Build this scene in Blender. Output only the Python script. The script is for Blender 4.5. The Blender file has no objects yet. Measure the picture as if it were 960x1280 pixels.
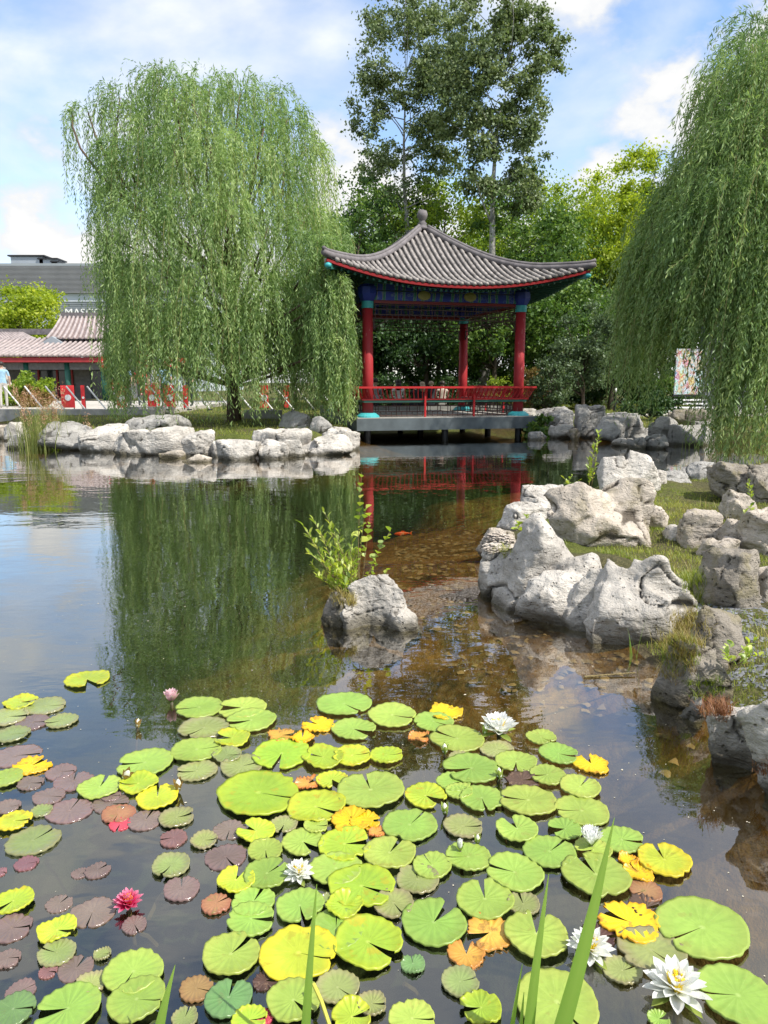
import bpy, bmesh, math, random
import numpy as np
from mathutils import Vector, Matrix, Euler

R = math.radians
scene = bpy.context.scene
col = scene.collection

# ------------------------------------------------------------------ camera
F_PX, CAM_H, HORIZON = 930.0, 1.40, 478.0          # focal length in photo pixels, eye height above the water
PITCH = math.atan((640 - HORIZON) / F_PX)
cam_d = bpy.data.cameras.new('camera')
cam_d.sensor_fit = 'VERTICAL'
cam_d.sensor_height = 36.0
cam_d.sensor_width = 27.0
cam_d.lens = F_PX / 1280 * 36.0
cam_d.clip_start = 0.05
cam_d.clip_end = 3000
cam = bpy.data.objects.new('camera', cam_d)
cam.location = (0, 0, CAM_H)
cam.rotation_euler = (math.pi / 2 - PITCH, 0, 0)
col.objects.link(cam)
scene.camera = cam

# ------------------------------------------------------------------ light, sky, exposure
SUN_DIR = Vector((0.58, -0.36, 0.85)).normalized()     # towards the sun
SUN_EL = math.asin(SUN_DIR.z)
SUN_ROT = math.atan2(SUN_DIR.x, SUN_DIR.y)
sun_d = bpy.data.lights.new('sun', 'SUN')
sun_d.energy = 3.3
sun_d.angle = R(0.6)
sun_d.color = (1.0, 0.95, 0.86)
sun = bpy.data.objects.new('sun', sun_d)
sun.rotation_euler = (-SUN_DIR).to_track_quat('-Z', 'Y').to_euler()
sun.location = (10, -5, 30)
col.objects.link(sun)

world = bpy.data.worlds.new('World')
scene.world = world
world.use_nodes = True
wn = world.node_tree
wn.nodes.clear()
def W(t, **k):
    n = wn.nodes.new(t)
    for a, b in k.items():
        setattr(n, a, b)
    return n
sky = W('ShaderNodeTexSky', sky_type='NISHITA')
sky.sun_disc = False
sky.sun_elevation = SUN_EL
sky.sun_rotation = SUN_ROT
sky.altitude = 100
sky.air_density = 1.0
sky.dust_density = 0.6
sky.ozone_density = 2.0
tc = W('ShaderNodeTexCoord')
mp = W('ShaderNodeMapping')
mp.inputs['Location'].default_value = (8.3605, 7.7076, 8.9189)
mp.inputs['Scale'].default_value = (1.0, 1.0, 1.75)
wn.links.new(tc.outputs['Generated'], mp.inputs['Vector'])
n1 = W('ShaderNodeTexNoise')
n1.inputs['Scale'].default_value = 2.6
n1.inputs['Detail'].default_value = 8
n1.inputs['Roughness'].default_value = 0.52
n1.inputs['Distortion'].default_value = 0.25
wn.links.new(mp.outputs['Vector'], n1.inputs['Vector'])
r1 = W('ShaderNodeValToRGB')
r1.color_ramp.elements[0].position = 0.39
r1.color_ramp.elements[0].color = (0, 0, 0, 1)
r1.color_ramp.elements[1].position = 0.58
r1.color_ramp.elements[1].color = (1, 1, 1, 1)
wn.links.new(n1.outputs['Fac'], r1.inputs['Fac'])
n2 = W('ShaderNodeTexNoise')
n2.inputs['Scale'].default_value = 6.5
n2.inputs['Detail'].default_value = 6
wn.links.new(mp.outputs['Vector'], n2.inputs['Vector'])
r2 = W('ShaderNodeValToRGB')          # grey bellies and bright tops of the clouds
r2.color_ramp.elements[0].position = 0.32
r2.color_ramp.elements[0].color = (3.0, 3.25, 3.65, 1)
r2.color_ramp.elements[1].position = 0.62
r2.color_ramp.elements[1].color = (4.5, 4.42, 4.25, 1)
wn.links.new(n2.outputs['Fac'], r2.inputs['Fac'])
mixw = W('ShaderNodeMixRGB')
mh = W('ShaderNodeMath', operation='MULTIPLY')
mh.inputs[1].default_value = 0.92
wn.links.new(r1.outputs['Color'], mh.inputs[0])
wn.links.new(mh.outputs[0], mixw.inputs['Fac'])
wn.links.new(sky.outputs['Color'], mixw.inputs['Color1'])
wn.links.new(r2.outputs['Color'], mixw.inputs['Color2'])
# a second bank of puffy cumulus all round the horizon
mp2 = W('ShaderNodeMapping')
mp2.inputs['Location'].default_value = (0.57628, 6.82407, 5.3199)
mp2.inputs['Scale'].default_value = (1.0, 1.0, 1.5)
wn.links.new(tc.outputs['Generated'], mp2.inputs['Vector'])
n3 = W('ShaderNodeTexNoise')
n3.inputs['Scale'].default_value = 4.2
n3.inputs['Detail'].default_value = 10
n3.inputs['Roughness'].default_value = 0.55
wn.links.new(mp2.outputs['Vector'], n3.inputs['Vector'])
r3 = W('ShaderNodeValToRGB')
r3.color_ramp.elements[0].position = 0.53
r3.color_ramp.elements[0].color = (0, 0, 0, 1)
r3.color_ramp.elements[1].position = 0.60
r3.color_ramp.elements[1].color = (1, 1, 1, 1)
wn.links.new(n3.outputs['Fac'], r3.inputs['Fac'])
mix3 = W('ShaderNodeMixRGB')
r4 = W('ShaderNodeValToRGB')
r4.color_ramp.elements[0].position = 0.54
r4.color_ramp.elements[0].color = (2.9, 3.05, 3.3, 1)
r4.color_ramp.elements[1].position = 0.68
r4.color_ramp.elements[1].color = (4.3, 4.2, 4.0, 1)
wn.links.new(n3.outputs['Fac'], r4.inputs['Fac'])
wn.links.new(r3.outputs['Color'], mix3.inputs['Fac'])
wn.links.new(mixw.outputs['Color'], mix3.inputs['Color1'])
wn.links.new(r4.outputs['Color'], mix3.inputs['Color2'])
bg = W('ShaderNodeBackground')
bg.inputs['Strength'].default_value = 0.14
wn.links.new(mix3.outputs['Color'], bg.inputs['Color'])
wo = W('ShaderNodeOutputWorld')
wn.links.new(bg.outputs[0], wo.inputs['Surface'])

vs = scene.view_settings
vs.view_transform = 'Standard'
vs.look = 'None'
vs.gamma = 1.0
vs.use_curve_mapping = False
vs.exposure = 0.95
scene.render.engine = 'CYCLES'
cy = scene.cycles
cy.max_bounces = 7
cy.diffuse_bounces = 3
cy.glossy_bounces = 3
cy.transmission_bounces = 4
cy.transparent_max_bounces = 8
cy.caustics_reflective = False
cy.caustics_refractive = False
cy.use_denoising = True
try:
    cy.denoiser = 'OPENIMAGEDENOISE'
    cy.denoising_input_passes = 'RGB_ALBEDO_NORMAL'
except Exception:
    pass
cy.sample_clamp_indirect = 6.0

# ------------------------------------------------------------------ pixels to places
CP, SP = math.cos(PITCH), math.sin(PITCH)
def ray(u, v):
    x, y = (u - 480) / F_PX, (640 - v) / F_PX
    return Vector((x, CP + y * SP, -SP + y * CP))
def P(u, v, z=0.0):                                   # the point of a level surface at height z that a pixel looks at
    d = ray(u, v)
    t = (z - CAM_H) / d.z
    return Vector((d.x * t, d.y * t, z))
def PY(u, v, Y):                                      # the point at distance Y ahead
    d = ray(u, v)
    t = Y / d.y
    return Vector((d.x * t, Y, CAM_H + d.z * t))
def px_m(p):                                          # metres per photo pixel at a point
    depth = p.y * CP - (p.z - CAM_H) * SP
    return depth / F_PX

# ------------------------------------------------------------------ numpy noise
def _h(ix, iy, iz, s):
    h = (ix * 374761393 + iy * 668265263 + iz * 2147483647 + s * 1274126177) & 0xFFFFFFFF
    h = ((h ^ (h >> 13)) * 1274126177) & 0xFFFFFFFF
    h = h ^ (h >> 16)
    return (h & 0xFFFF) / 32767.5 - 1.0
def vnoise(p, s=0):
    i = np.floor(p).astype(np.int64)
    f = p - i
    f = f * f * f * (f * (f * 6 - 15) + 10)
    x, y, z = i[:, 0], i[:, 1], i[:, 2]
    r = 0
    for a in (0, 1):
        for b in (0, 1):
            for c in (0, 1):
                w = (f[:, 0] if a else 1 - f[:, 0]) * (f[:, 1] if b else 1 - f[:, 1]) * (f[:, 2] if c else 1 - f[:, 2])
                r = r + w * _h(x + a, y + b, z + c, s)
    return r
def fbm(p, octv=4, s=0):
    a, r, q = 1.0, 0, p.copy()
    for k in range(octv):
        r = r + a * vnoise(q, s + k * 17)
        q = q * 2.03 + 5.2
        a *= 0.5
    return r
def ridge(p, octv=3, s=0):
    a, r, q = 1.0, 0, p.copy()
    for k in range(octv):
        r = r + a * (1 - np.abs(vnoise(q, s + k * 17)) * 2)
        q = q * 2.1 + 3.7
        a *= 0.5
    return r

# ------------------------------------------------------------------ materials
class NT:
    def __init__(s, name):
        s.m = bpy.data.materials.new(name)
        s.m.use_nodes = True
        s.t = s.m.node_tree
        s.t.nodes.clear()
        s.out = s.n('ShaderNodeOutputMaterial')
    def n(s, t, **k):
        x = s.t.nodes.new(t)
        for a, b in k.items():
            setattr(x, a, b)
        return x
    def l(s, a, b):
        s.t.links.new(a, b)
    def put(s, sock, v):
        if hasattr(v, 'is_output'):
            s.l(v, sock)
        elif isinstance(v, (tuple, list)) and len(v) == 3 and sock.type == 'RGBA':
            sock.default_value = (*v, 1)
        else:
            sock.default_value = v
    def coord(s, kind='Object'):
        if kind == 'World':
            return s.n('ShaderNodeNewGeometry').outputs['Position']
        return s.n('ShaderNodeTexCoord').outputs[kind]
    def mapping(s, v, scale=(1, 1, 1), loc=(0, 0, 0)):
        x = s.n('ShaderNodeMapping')
        s.l(v, x.inputs['Vector'])
        x.inputs['Scale'].default_value = scale
        s.put(x.inputs['Location'], loc)
        return x.outputs[0]
    def noise(s, v, scale, detail=4, rough=0.55, dist=0.0):
        x = s.n('ShaderNodeTexNoise')
        s.l(v, x.inputs['Vector'])
        x.inputs['Scale'].default_value = scale
        x.inputs['Detail'].default_value = detail
        x.inputs['Roughness'].default_value = rough
        x.inputs['Distortion'].default_value = dist
        return x.outputs['Fac']
    def vor(s, v, scale, feature='F1', out='Distance'):
        x = s.n('ShaderNodeTexVoronoi', feature=feature)
        s.l(v, x.inputs['Vector'])
        x.inputs['Scale'].default_value = scale
        return x.outputs[out]
    def ramp(s, f, stops, interp='LINEAR'):
        x = s.n('ShaderNodeValToRGB')
        cr = x.color_ramp
        cr.interpolation = interp
        while len(cr.elements) < len(stops):
            cr.elements.new(0.5)
        for e, (p, c) in zip(cr.elements, stops):
            e.position = p
            e.color = (c, c, c, 1) if isinstance(c, (int, float)) else (*c, 1)
        s.l(f, x.inputs['Fac'])
        return x.outputs['Color']
    def mix(s, f, a, b, mode='MIX'):
        x = s.n('ShaderNodeMixRGB', blend_type=mode)
        s.put(x.inputs['Fac'], f)
        s.put(x.inputs['Color1'], a)
        s.put(x.inputs['Color2'], b)
        return x.outputs[0]
    def math(s, op, a, b=0.0, clamp=False):
        x = s.n('ShaderNodeMath', operation=op, use_clamp=clamp)
        s.put(x.inputs[0], a)
        s.put(x.inputs[1], b)
        return x.outputs[0]
    def attr(s, name):
        return s.n('ShaderNodeAttribute', attribute_name=name).outputs['Fac']
    def rand(s):
        return s.n('ShaderNodeObjectInfo').outputs['Random']
    def bump(s, h, strength, dist=0.02):
        x = s.n('ShaderNodeBump')
        s.l(h, x.inputs['Height'])
        x.inputs['Strength'].default_value = strength
        x.inputs['Distance'].default_value = dist
        return x.outputs[0]
    def pbsdf(s, color, rough=0.6, normal=None, spec=0.4, metal=0.0, coat=0.0):
        x = s.n('ShaderNodeBsdfPrincipled')
        s.put(x.inputs['Base Color'], color)
        s.put(x.inputs['Roughness'], rough)
        x.inputs['Specular IOR Level'].default_value = spec
        x.inputs['Metallic'].default_value = metal
        x.inputs['Coat Weight'].default_value = coat
        if normal is not None:
            s.l(normal, x.inputs['Normal'])
        return x.outputs[0]
    def done(s, sh):
        s.l(sh, s.out.inputs['Surface'])
        return s.m

def plain(name, c, rough=0.6, var=0.15, scale=8, bump=0.15, spec=0.4, metal=0.0):
    s = NT(name)
    v = s.coord('Object')
    f = s.noise(v, scale, 5)
    f2 = s.noise(v, scale * 0.23, 3)
    dark = tuple(x * (1 - var) for x in c)
    lite = tuple(min(1, x * (1 + var)) for x in c)
    cc = s.mix(s.ramp(f, [(0.35, 0), (0.65, 1)]), dark, lite)
    cc = s.mix(s.math('MULTIPLY', s.ramp(f2, [(0.4, 0), (0.7, 1)]), 0.3), cc, tuple(x * 0.7 for x in c))
    return s.done(s.pbsdf(cc, rough, s.bump(f, bump), spec, metal))

def leafmat(name, stops, trans=0.35, rough=0.5, gloss=0.02):
    s = NT(name)
    c = s.ramp(s.attr('v'), stops)
    d = s.n('ShaderNodeBsdfDiffuse')
    s.l(c, d.inputs['Color'])
    t = s.n('ShaderNodeBsdfTranslucent')
    tcol = s.mix(0.5, c, (0.9, 1.0, 0.25), 'MULTIPLY')
    tcol = s.mix(1.0, tcol, (1.6, 1.6, 1.6), 'MULTIPLY')
    s.l(tcol, t.inputs['Color'])
    m1 = s.n('ShaderNodeMixShader')
    m1.inputs[0].default_value = trans
    s.l(d.outputs[0], m1.inputs[1])
    s.l(t.outputs[0], m1.inputs[2])
    g = s.n('ShaderNodeBsdfGlossy')
    g.inputs['Roughness'].default_value = rough
    g.inputs['Color'].default_value = (0.9, 0.95, 1, 1)
    m2 = s.n('ShaderNodeMixShader')
    m2.inputs[0].default_value = gloss
    s.l(m1.outputs[0], m2.inputs[1])
    s.l(g.outputs[0], m2.inputs[2])
    return s.done(m2.outputs[0])

M = {}
M['willow'] = leafmat('willow_leaf', [(0, (0.10, 0.180, 0.055)), (0.5, (0.235, 0.340, 0.12)), (1, (0.45, 0.54, 0.23))], 0.42)
M['willow_dark'] = leafmat('willow_leaf_deep', [(0, (0.09, 0.165, 0.055)), (0.5, (0.215, 0.315, 0.11)), (1, (0.40, 0.48, 0.19))], 0.38)
M['poplar'] = leafmat('poplar_leaf', [(0, (0.075, 0.115, 0.045)), (0.5, (0.16, 0.215, 0.085)), (1, (0.32, 0.36, 0.17))], 0.28, gloss=0.03)
M['maple'] = leafmat('maple_leaf', [(0, (0.09, 0.155, 0.016)), (0.5, (0.22, 0.31, 0.028)), (1, (0.45, 0.48, 0.045))], 0.45)
M['lime'] = leafmat('lime_leaf', [(0, (0.12, 0.19, 0.016)), (0.5, (0.31, 0.39, 0.028)), (1, (0.55, 0.55, 0.05))], 0.45)
M['green'] = leafmat('green_leaf', [(0, (0.032, 0.078, 0.015)), (0.5, (0.090, 0.170, 0.028)), (1, (0.23, 0.32, 0.06))], 0.35, gloss=0.025)
M['dark'] = leafmat('dark_leaf', [(0, (0.016, 0.042, 0.012)), (0.5, (0.038, 0.085, 0.022)), (1, (0.09, 0.16, 0.035))], 0.3, gloss=0.025)
M['grey_leaf'] = leafmat('grey_green_leaf', [(0, (0.045, 0.075, 0.035)), (0.5, (0.09, 0.14, 0.06)), (1, (0.18, 0.22, 0.11))], 0.3, gloss=0.025)
M['rust_leaf'] = leafmat('rust_leaf', [(0, (0.14, 0.09, 0.03)), (0.5, (0.22, 0.17, 0.05)), (1, (0.42, 0.2, 0.11))], 0.35)
M['sapling'] = leafmat('sapling_leaf', [(0, (0.14, 0.23, 0.03)), (0.5, (0.33, 0.43, 0.05)), (1, (0.55, 0.57, 0.07))], 0.42, gloss=0.05)
M['grass'] = leafmat('grass_blade', [(0, (0.10, 0.15, 0.02)), (0.5, (0.24, 0.29, 0.035)), (1, (0.48, 0.44, 0.09))], 0.35, gloss=0.03)
M['straw'] = leafmat('straw_blade', [(0, (0.16, 0.10, 0.045)), (0.5, (0.34, 0.28, 0.08)), (1, (0.52, 0.46, 0.13))], 0.3, gloss=0.03)
M['rust_moss'] = leafmat('rust_moss', [(0, (0.10, 0.04, 0.02)), (0.5, (0.24, 0.10, 0.045)), (1, (0.38, 0.22, 0.10))], 0.2, gloss=0.02)
M['reed'] = leafmat('reed_blade', [(0, (0.12, 0.16, 0.04)), (0.5, (0.25, 0.29, 0.08)), (1, (0.45, 0.42, 0.17))], 0.35)
M['blade'] = leafmat('iris_blade', [(0, (0.13, 0.24, 0.03)), (0.5, (0.21, 0.36, 0.05)), (1, (0.34, 0.47, 0.10))], 0.45, gloss=0.04)
M['plume'] = leafmat('reed_plume', [(0, (0.30, 0.14, 0.08)), (0.5, (0.48, 0.27, 0.17)), (1, (0.6, 0.42, 0.28))], 0.3)

def barkmat(name, a, b, sc=6, stretch=0.25):
    s = NT(name)
    v = s.mapping(s.coord('World'), (1, 1, stretch))
    f = s.noise(v, sc, 6, 0.65, 0.6)
    return s.done(s.pbsdf(s.ramp(f, [(0.3, a), (0.7, b)]), 0.85, s.bump(f, 0.7, 0.05), 0.2))
M['bark'] = barkmat('bark', (0.045, 0.034, 0.026), (0.15, 0.12, 0.09))
M['bark_willow'] = barkmat('willow_bark', (0.05, 0.035, 0.025), (0.17, 0.12, 0.085))
M['bark_pale'] = barkmat('pale_bark', (0.10, 0.095, 0.085), (0.50, 0.49, 0.45), 5, 1.6)
M['twig'] = barkmat('twig', (0.13, 0.12, 0.05), (0.28, 0.25, 0.10))
M['stem'] = barkmat('stem', (0.16, 0.12, 0.06), (0.30, 0.24, 0.11), 30)

# ------------------------------------------------------------------ meshes
def tag(o, label=None, cat=None, group=None, kind=None):
    if label: o['label'] = label
    if cat: o['category'] = cat
    if group: o['group'] = group
    if kind: o['kind'] = kind
    return o
def empty(name, loc=(0, 0, 0), rz=0.0):
    o = bpy.data.objects.new(name, None)
    o.location = loc
    o.rotation_euler = (0, 0, rz)
    o.empty_display_size = 0.1
    col.objects.link(o)
    return o
def link(name, me, mat=None, parent=None):
    if mat is not None:
        for m in (mat if isinstance(mat, (list, tuple)) else [mat]):
            me.materials.append(m)
    o = bpy.data.objects.new(name, me)
    col.objects.link(o)
    if parent is not None:
        o.parent = parent
    return o
def np_mesh(name, V, Fc, mat, parent=None, attrs=None, smooth=False):
    """V (n,3) and Fc (m,k) arrays of one polygon size"""
    me = bpy.data.meshes.new(name)
    V = np.ascontiguousarray(V, dtype=np.float32)
    Fc = np.ascontiguousarray(Fc, dtype=np.int32)
    m, k = Fc.shape
    me.vertices.add(len(V)); me.vertices.foreach_set('co', V.ravel())
    me.loops.add(m * k); me.loops.foreach_set('vertex_index', Fc.ravel())
    me.polygons.add(m); me.polygons.foreach_set('loop_start', np.arange(0, m * k, k, dtype=np.int32))
    me.polygons.foreach_set('loop_total', np.full(m, k, dtype=np.int32))
    if smooth:
        me.polygons.foreach_set('use_smooth', np.ones(m, dtype=bool))
    me.update(calc_edges=True)
    for an, arr in (attrs or {}).items():
        a = me.attributes.new(an, 'FLOAT', 'POINT')
        a.data.foreach_set('value', np.ascontiguousarray(arr, dtype=np.float32))
    return link(name, me, mat, parent)

class MB:
    def __init__(s):
        s.v, s.f = [], []
    def add(s, vs, fs):
        b = len(s.v)
        s.v += [tuple(x) for x in vs]
        s.f += [tuple(i + b for i in f) for f in fs]
        return s
    def box(s, c, d, rot=None):
        x, y, z = d[0] / 2, d[1] / 2, d[2] / 2
        vs = [Vector((i * x, j * y, k * z)) for i in (-1, 1) for j in (-1, 1) for k in (-1, 1)]
        if rot is not None:
            mt = Euler(rot).to_matrix()
            vs = [mt @ q for q in vs]
        c = Vector(c)
        return s.add([q + c for q in vs], [(0, 1, 3, 2), (4, 6, 7, 5), (0, 4, 5, 1), (2, 3, 7, 6), (0, 2, 6, 4), (1, 5, 7, 3)])
    def bar(s, p, q, w, h, up=(0, 0, 1)):
        p, q = Vector(p), Vector(q)
        d = (q - p).normalized()
        up = Vector(up)
        if abs(d.dot(up)) > 0.99:
            up = Vector((0, 1, 0))
        a = d.cross(up).normalized() * w / 2
        b = a.cross(d).normalized() * h / 2
        vs = [e + i * a + j * b for e in (p, q) for i, j in ((-1, -1), (1, -1), (1, 1), (-1, 1))]
        return s.add(vs, [(3, 2, 1, 0), (4, 5, 6, 7), (0, 1, 5, 4), (1, 2, 6, 5), (2, 3, 7, 6), (3, 0, 4, 7)])
    def tube(s, pts, rad, n=8, caps=True):
        pts = [Vector(p) for p in pts]
        if not hasattr(rad, '__len__'):
            rad = [rad] * len(pts)
        b = len(s.v)
        ref = Vector((0.31, 0.95, 0.07))
        for i, p in enumerate(pts):
            d = (pts[min(i + 1, len(pts) - 1)] - pts[max(i - 1, 0)])
            d = d.normalized() if d.length > 1e-9 else Vector((0, 0, 1))
            a = d.cross(ref)
            a = a.normalized() if a.length > 1e-4 else d.orthogonal().normalized()
            c = d.cross(a)
            for k in range(n):
                t = 2 * math.pi * k / n
                s.v.append(tuple(p + (a * math.cos(t) + c * math.sin(t)) * rad[i]))
        for i in range(len(pts) - 1):
            for k in range(n):
                k2 = (k + 1) % n
                s.f.append((b + i * n + k, b + (i + 1) * n + k, b + (i + 1) * n + k2, b + i * n + k2))
        if caps:
            s.f.append(tuple(b + k for k in range(n)))
            s.f.append(tuple(b + (len(pts) - 1) * n + k for k in reversed(range(n))))
        return s
    def lathe(s, prof, c=(0, 0, 0), n=16):
        b = len(s.v)
        for r_, z in prof:
            for k in range(n):
                t = 2 * math.pi * k / n
                s.v.append((c[0] + r_ * math.cos(t), c[1] + r_ * math.sin(t), c[2] + z))
        for i in range(len(prof) - 1):
            for k in range(n):
                k2 = (k + 1) % n
                s.f.append((b + i * n + k, b + i * n + k2, b + (i + 1) * n + k2, b + (i + 1) * n + k))
        s.f.append(tuple(b + k for k in reversed(range(n))))
        s.f.append(tuple(b + (len(prof) - 1) * n + k for k in range(n)))
        return s
    def grid(s, rows):
        b = len(s.v)
        m = len(rows[0])
        for r_ in rows:
            s.v += [tuple(p) for p in r_]
        for i in range(len(rows) - 1):
            for k in range(m - 1):
                s.f.append((b + i * m + k, b + i * m + k + 1, b + (i + 1) * m + k + 1, b + (i + 1) * m + k))
        return s
    def mesh(s, name, smooth=False):
        me = bpy.data.meshes.new(name)
        me.from_pydata(s.v, [], s.f)
        if smooth:
            me.polygons.foreach_set('use_smooth', [True] * len(me.polygons))
        me.update()
        return me
    def build(s, name, mat, parent=None, smooth=False):
        return link(name, s.mesh(name, smooth), mat, parent)

# ------------------------------------------------------------------ ground and water
pond_px = [P(12, 530), P(32, 544), P(62, 555), P(110, 558), P(180, 561), P(240, 564), P(300, 566), P(380, 562), P(434, 554), P(446, 549)]
pond = [(-34, -6), (-34, 25.6), (-14.5, 25.6)] + [(p.x, p.y) for p in pond_px]
pond += [(-1.6, 23.8), (2.6, 25.0), (4.3, 21.6)]
pond += [(p.x, p.y) for p in (P(672, 542), P(725, 544), P(760, 547), P(800, 552), P(850, 551), P(900, 551), P(960, 558))]
pond += [(10.5, 14.5), (10.5, 12.2)]
pond += [(p.x, p.y) for p in (P(960, 582), P(900, 598), P(850, 604), P(800, 603), P(760, 606), P(700, 622), P(640, 650), P(612, 690), P(612, 735),
                              P(690, 764), P(790, 808), P(838, 850), P(880, 905), P(935, 962), P(1000, 1012))]
pond += [(1.75, 1.3), (0.6, 0.75), (-1.2, 0.7), (-6, -1.5), (-12, -6)]
POND = np.array(pond, dtype=float)
def pond_sd(x, y):                                     # signed distance to the shoreline, positive on land
    p = np.stack([np.ravel(x), np.ravel(y)], 1).astype(float)
    a, b = POND, np.roll(POND, -1, 0)
    best = np.full(len(p), 1e9)
    inside = np.zeros(len(p), bool)
    for (ax, ay), (bx, by) in zip(a, b):
        ex, ey = bx - ax, by - ay
        wx, wy = p[:, 0] - ax, p[:, 1] - ay
        t = np.clip((wx * ex + wy * ey) / (ex * ex + ey * ey), 0, 1)
        best = np.minimum(best, np.hypot(wx - t * ex, wy - t * ey))
        c = ((ay > p[:, 1]) != (by > p[:, 1]))
        with np.errstate(divide='ignore', invalid='ignore'):
            xi = (bx - ax) * (p[:, 1] - ay) / (by - ay if by != ay else 1e-9) + ax
        inside ^= c & (p[:, 0] < xi)
    return np.where(inside, -best, best)
def smooth01(t):
    t = np.clip(t, 0, 1)
    return t * t * (3 - 2 * t)
SHELF = P(585, 745)
def height(x, y):
    x, y = np.ravel(np.asarray(x, float)), np.ravel(np.asarray(y, float))
    sd = pond_sd(x, y)
    q = np.stack([x, y, np.zeros_like(x)], 1)
    nz = fbm(q * 0.9, 4, 3)
    nf = fbm(q * 5.0, 3, 9)
    near = smooth01((13 - y) / 3) * smooth01((x - 0.2) / 0.8)
    top = 0.30 + 0.06 * nz * smooth01((22 - y) / 4) - 0.12 * near
    land = 0.012 + (top - 0.012) * smooth01(sd / (0.55 - 0.3 * smooth01((y - 12) / 3))) + 0.02 * nf * smooth01(sd / 0.3) * smooth01((24 - y) / 3)
    dep = 0.95 * (1 - np.exp(sd / (1.9 - 1.25 * smooth01((3.75 - y) / 0.9))))
    shelf = np.exp(-(((x - SHELF.x) / 1.3) ** 2 + ((y - SHELF.y - 1.0) / np.where(y < SHELF.y + 1.0, 1.5, 2.6)) ** 2))
    rightside = smooth01((x - 0.15) / 0.9) * smooth01((14 - y) / 3) * smooth01((y - 2.9) / 1.2)
    dep = dep * (1 - 0.74 * np.maximum(shelf, 0.6 * rightside))
    bed = -0.01 - dep + 0.030 * nf * np.clip(dep * 5, 0, 1) + 0.05 * nz * np.clip(dep * 3, 0, 1)
    return np.where(sd > 0, land, np.minimum(bed, -0.012))
def gz(x, y):
    return float(height([x], [y])[0])

def axis(lo, hi, step, ends):
    a = list(np.arange(lo, hi, step))
    s, x = step, lo
    left = []
    while x > ends[0]:
        s *= 1.22; x -= s; left.append(x)
    s, x = step, a[-1]
    right = []
    while x < ends[1]:
        s *= 1.22; x += s; right.append(x)
    return np.array(left[::-1] + a + right)
gx = axis(-8.5, 7.5, 0.085, (-700, 700))
gy = axis(0.4, 22.0, 0.085, (-300, 1500))
XX, YY = np.meshgrid(gx, gy)
ZZ = height(XX, YY)
nx, ny = len(gx), len(gy)
idx = np.arange(nx * ny).reshape(ny, nx)
FF = np.stack([idx[:-1, :-1], idx[:-1, 1:], idx[1:, 1:], idx[1:, :-1]], -1).reshape(-1, 4)

s = NT('ground')
pos = s.coord('World')
sep = s.n('ShaderNodeSeparateXYZ'); s.l(pos, sep.inputs[0])
gn = s.noise(pos, 1.6, 6, 0.6); gf = s.noise(pos, 22, 5, 0.65); gp = s.noise(pos, 0.7, 4, 0.6, 0.4)
grass_c = s.ramp(gn, [(0.3, (0.085, 0.115, 0.022)), (0.5, (0.150, 0.185, 0.032)), (0.7, (0.24, 0.235, 0.055))])
soil_c = s.ramp(gf, [(0.3, (0.075, 0.055, 0.036)), (0.7, (0.20, 0.155, 0.10))])
gc = s.mix(s.ramp(s.math('ADD', s.math('MULTIPLY', gp, 0.7), s.math('MULTIPLY', gf, 0.3)), [(0.45, 0), (0.56, 0.9)]), grass_c, soil_c)
gff = s.noise(pos, 75, 4, 0.7)
gc = s.mix(s.ramp(gff, [(0.40, 0.75), (0.60, 0)]), gc, (0.045, 0.05, 0.016))
gc = s.mix(s.ramp(gff, [(0.56, 0), (0.72, 0.6)]), gc, (0.34, 0.33, 0.09))
gc = s.mix(s.math('MULTIPLY', gf, 0.5), gc, (0.05, 0.065, 0.02))
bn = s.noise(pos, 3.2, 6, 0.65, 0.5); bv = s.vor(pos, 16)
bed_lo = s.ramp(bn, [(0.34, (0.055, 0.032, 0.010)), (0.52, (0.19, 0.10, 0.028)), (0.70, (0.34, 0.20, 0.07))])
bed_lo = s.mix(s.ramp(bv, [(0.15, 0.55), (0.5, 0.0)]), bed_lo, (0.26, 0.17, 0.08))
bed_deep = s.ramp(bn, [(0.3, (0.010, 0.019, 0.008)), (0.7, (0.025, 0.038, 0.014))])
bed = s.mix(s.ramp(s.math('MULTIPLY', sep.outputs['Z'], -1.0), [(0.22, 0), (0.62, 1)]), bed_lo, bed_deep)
wet = s.mix(0.35, soil_c, (0.03, 0.025, 0.015))
cc = s.mix(s.ramp(s.math('ADD', sep.outputs['Z'], s.math('MULTIPLY', gf, 0.06)), [(0.03, 0), (0.10, 1)]), wet, gc)
zsign = s.math('GREATER_THAN', sep.outputs['Z'], 0.0)
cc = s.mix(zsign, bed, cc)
hh = s.math('ADD', s.math('ADD', gf, s.math('MULTIPLY', gff, .4)), s.math('MULTIPLY', bv, 0.5))
M['ground'] = s.done(s.pbsdf(cc, 0.9, s.bump(hh, 0.9, 0.04), 0.15))
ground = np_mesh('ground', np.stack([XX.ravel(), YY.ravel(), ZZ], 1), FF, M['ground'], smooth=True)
tag(ground, kind='structure')

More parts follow.
